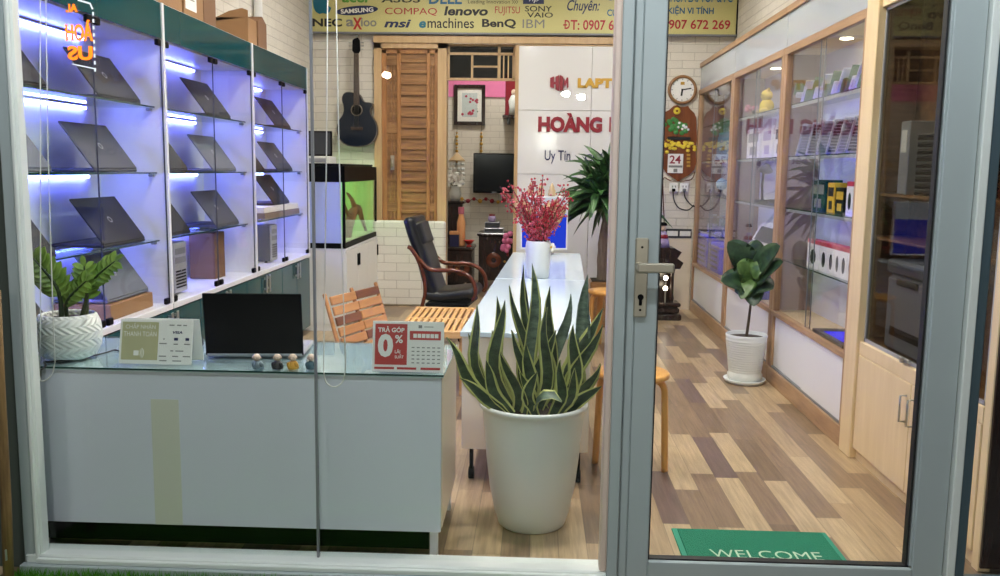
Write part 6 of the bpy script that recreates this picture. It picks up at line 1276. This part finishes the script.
q0, q1 = at(450, 248, Y=10.4), at(459, 232, Y=10.4); t = thing('tissue_box', ((q0.x + q1.x) / 2, 10.4, c0.z), 'small navy and orange box on the left carved cabinet', 'box'); obj('carton', MB().box((q0.x, 10.36, c0.z + 0.001), (q1.x, 10.46, q1.z - 0.03), 0.003), 'blue_dark' if 'blue_dark' in M else 'navy', t, True)
M['orange'] = plain('pale_orange_plastic', (232, 168, 116), 0.4, var=0.05); obj('lid', MB().box((q0.x - 0.004, 10.355, q1.z - 0.0295), (q1.x + 0.004, 10.465, q1.z + 0.01), 0.003), 'orange', t, True)
q = at(461, 246, Y=10.5); t = thing('bottle', (q.x, 10.5, c0.z), 'pale orange bottle behind the small navy box', 'bottle'); zt2 = at(461, 207, Y=10.5).z - c0.z; obj('body', MB().lathe([(0, 0.001), (0.048, 0.001), (0.05, 0.02), (0.05, zt2 * 0.6), (0.03, zt2 * 0.78), (0.03, zt2 * 0.82), (0, zt2 * 0.82)], 22), 'orange', t); obj('cap', MB().cyl(0.036, zt2 * 0.821, zt2, 18), 'posy', t)
q = at(470, 243, Y=10.45); t = thing('red_bowl', (q.x - 0.01, 10.42, c0.z), 'red footed bowl on the left carved cabinet', 'bowl'); obj('bowl', MB().lathe([(0, 0.02), (0.02, 0.025), (0.065, 0.07), (0.07, 0.075), (0.06, 0.07), (0, 0.035)], 24), 'red', t); obj('foot', MB().lathe([(0, 0.001), (0.035, 0.001), (0.018, 0.02), (0, 0.021)], 20), 'red', t)
# flower vase on a dark pedestal
q = at(455, 215, Y=10.9); q2 = at(455, 201, Y=10.9); t = thing('pedestal', (q.x, 10.95, 0), 'tall dark pedestal behind the bottle in the back room', 'pedestal'); obj('shaft', MB().box((-0.09, -0.09, 0.06), (0.09, 0.09, q2.z - 0.03), 0.006), 'dark_wood', t); obj('top', MB().box((-0.12, -0.12, q2.z - 0.03), (0.12, 0.12, q2.z - 0.001), 0.005), 'dark_wood', t); obj('base', MB().box((-0.12, -0.12, 0), (0.12, 0.12, 0.06), 0.005), 'dark_wood', t)
t = thing('flower_vase', (q.x, 10.92, q2.z), 'white vase of white lilies on the dark pedestal', 'vase'); zt2 = at(455, 186, Y=10.9).z - q2.z; obj('body', MB().lathe([(0, 0), (0.05, 0), (0.075, zt2 * 0.5), (0.05, zt2 * 0.9), (0.06, zt2), (0.05, zt2), (0, zt2 * 0.5)], 24), 'ceramic', t); rr = random.Random(4)
for j in range(7):
    a = 2 * PI * j / 7; p1 = Vector((0.09 * math.cos(a) * (0.6 + 0.5 * (j % 2)), 0.05 * math.sin(a) - 0.02, zt2 + 0.05 + 0.05 * (j % 3))); s = obj('stalk', MB().tube([(0, 0, zt2 * 0.7), p1 * 0.6 + Vector((0, 0, zt2 * 0.4)), p1], 0.004, 5), 'zz_stem', t); b = MB()
    for k2 in range(5): a2 = 2 * PI * k2 / 5; d = Vector((math.cos(a2), -0.5, math.sin(a2))); b.leaf([p1, p1 + d * 0.025, p1 + d * 0.05, p1 + d * 0.065], [.006, .018, .014, .001], Vector((0, -1, 0.1)), 0.002, 0.1)
    obj('petals', b, 'paper', s)
# garland of red baubles
t = thing('garland', at(485, 198, Y=11.3), 'drooping garland of red and gold baubles along the far wall', 'garland'); gpts = [at(x, y, Y=11.3) for x, y in ((462, 199), (468, 201), (474, 199), (480, 201), (486, 199), (492, 201), (498, 202), (504, 200), (510, 198), (516, 199))]
obj('string', MB().tube(smooth_path(gpts, 4), 0.005, 5), 'twig', t, True)
for j, p in enumerate(gpts): obj('bauble', MB().ball(0.03 if j % 2 else 0.024, p, (1, 1, 1), 12), 'crimson' if j % 3 else 'gold', t, True)
# set-top boxes on the right carved cabinet
for j, (x0, y0, x1, y1, mt, lb) in enumerate(((484, 233, 504, 228, 'silver', 'flat silver player on the carved cabinet under the television'), (485, 228, 500, 222, 'mid_grey', 'grey router box on top of the silver player'), (488, 222, 496, 214, 'posy', 'small purple jar on the grey router box'))):
    a, c = at(x0, y0, Y=10.7), at(x1, y1, Y=10.7); zb_ = c0b.z + (0, 0.056, 0.126)[j]; hh_ = (0.054, 0.068, 0.09)[j]
    t = thing(('media_player', 'router_box', 'purple_jar')[j], ((a.x + c.x) / 2, 10.72, zb_ + 0.001), lb, ('player', 'router', 'jar')[j]); w2 = (c.x - a.x) / 2
    if j < 2: obj('case', MB().box((-w2, -0.09 + 0.02 * j, 0), (w2, 0.09, hh_), 0.005), mt, t); obj('front_panel', MB().box((-w2 * 0.9, -0.092 + 0.02 * j, 0.01), (w2 * 0.9, -0.09 + 0.02 * j, hh_ - 0.01)), 'dark_grey', t)
    else: obj('body', MB().lathe([(0, 0), (w2 * 0.8, 0), (w2, 0.02), (w2, 0.06), (w2 * 0.7, 0.07), (0, 0.07)], 18), 'lilac', t); obj('lid', MB().cyl(w2 * 0.75, 0.0705, hh_, 18), 'crimson', t)
q = at(507, 243, Y=10.5); t = thing('pink_flowers', (q.x, 10.535, 0.0), 'pink fabric flowers hanging on the carved cabinet front', 'flowers'); b = MB(); rr = random.Random(6)
for j in range(12): b.ball(0.035, (rr.gauss(0, .03), rr.gauss(0, .015), q.z + rr.gauss(0, .06)), (1, 0.8, 1), 8)
obj('petals', b, 'pink', t); obj('ribbon', MB().tube([(0, 0.01, q.z - 0.05), (0.01, 0.01, q.z - 0.16)], 0.012, 6), 'crimson', t)

# ------------------------------------------------------------------ outside the window
t = thing('wooden_post', (at(7, 560, Y=2.68).x, 2.68, -0.03), 'weathered brown wooden pole leaning outside, lower left edge', 'pole'); M['old_wood'] = wood('weathered_brown_wood', (92, 70, 40), (140, 110, 66), 'z', 0.75, 10)
p0, p1 = at(9, 590, Y=2.68), at(0, 385, Y=2.68); p0 = p0 + (p0 - p1) * ((p0.z + 0.03) / (p1.z - p0.z)); obj('pole', MB().tube([p0, p0.lerp(p1, 0.5) + Vector((0.003, 0, 0)), p1, p1 + (p1 - p0) * 0.4], [0.017, 0.016, 0.015, 0.014], 12), 'old_wood', t, True); obj('metal_staple', MB().box((at(6, 560, Y=2.66).x - 0.003, 2.660, at(6, 558, Y=2.66).z - 0.01), (at(6, 560, Y=2.66).x + 0.002, 2.668, at(6, 550, Y=2.66).z), 0.001), 'steel', t, True)
M['grass'] = plain('artificial_grass', (84, 150, 38), 0.6, var=0.5, scale=50)
b = MB(); rr = random.Random(8)
b.box((-1.80, 2.30, -0.029), (0.05, 2.855, 0.008))
for j in range(9000):
    x, y = rr.uniform(-1.8, 0.05), 2.855 - 0.40 * rr.random() ** 1.3; h = rr.uniform(0.015, 0.04) * (1.0 if x < -0.6 else max(0.25, 1.0 - 0.8 * (x + 0.6))); dx, dy = rr.gauss(0, .010), rr.gauss(0, .008); w_ = 0.0016
    b.add([(x - w_, y, 0.006), (x + w_, y, 0.006), (x + w_ * 0.7 + dx * 0.5, y + dy * 0.5, 0.006 + h * 0.6), (x - w_ * 0.7 + dx * 0.5, y + dy * 0.5, 0.006 + h * 0.6), (x + dx, y + dy, 0.006 + h)], [(0, 1, 2, 3), (3, 2, 4)])
tag(obj('turf', b, 'grass'), 'bright green artificial turf strip in front of the window', 'turf', kind='stuff')

for j, (px, lb) in enumerate(((530.5, 'left beige cone ornament standing on the lit monitor'), (541, 'middle beige cone ornament standing on the lit monitor'), (552, 'right beige cone ornament standing on the lit monitor'))):
    q = at(px, 190, Y=7.645); t = thing('cone_ornament', (q.x, 7.645, cz + ztop_monitor + 0.001), lb, 'ornament', 'beige cones on the monitor')
    obj('cone', MB().lathe([(0, 0), (0.03, 0.0), (0.036, 0.018), (0.028, 0.03), (0.033, 0.042), (0.02, 0.06), (0.022, 0.07), (0.008, 0.10), (0, 0.115)], 18), 'dry', t); obj('base', MB().cyl(0.018, -0.0008, 0.0, 16), 'carton_dark', t)
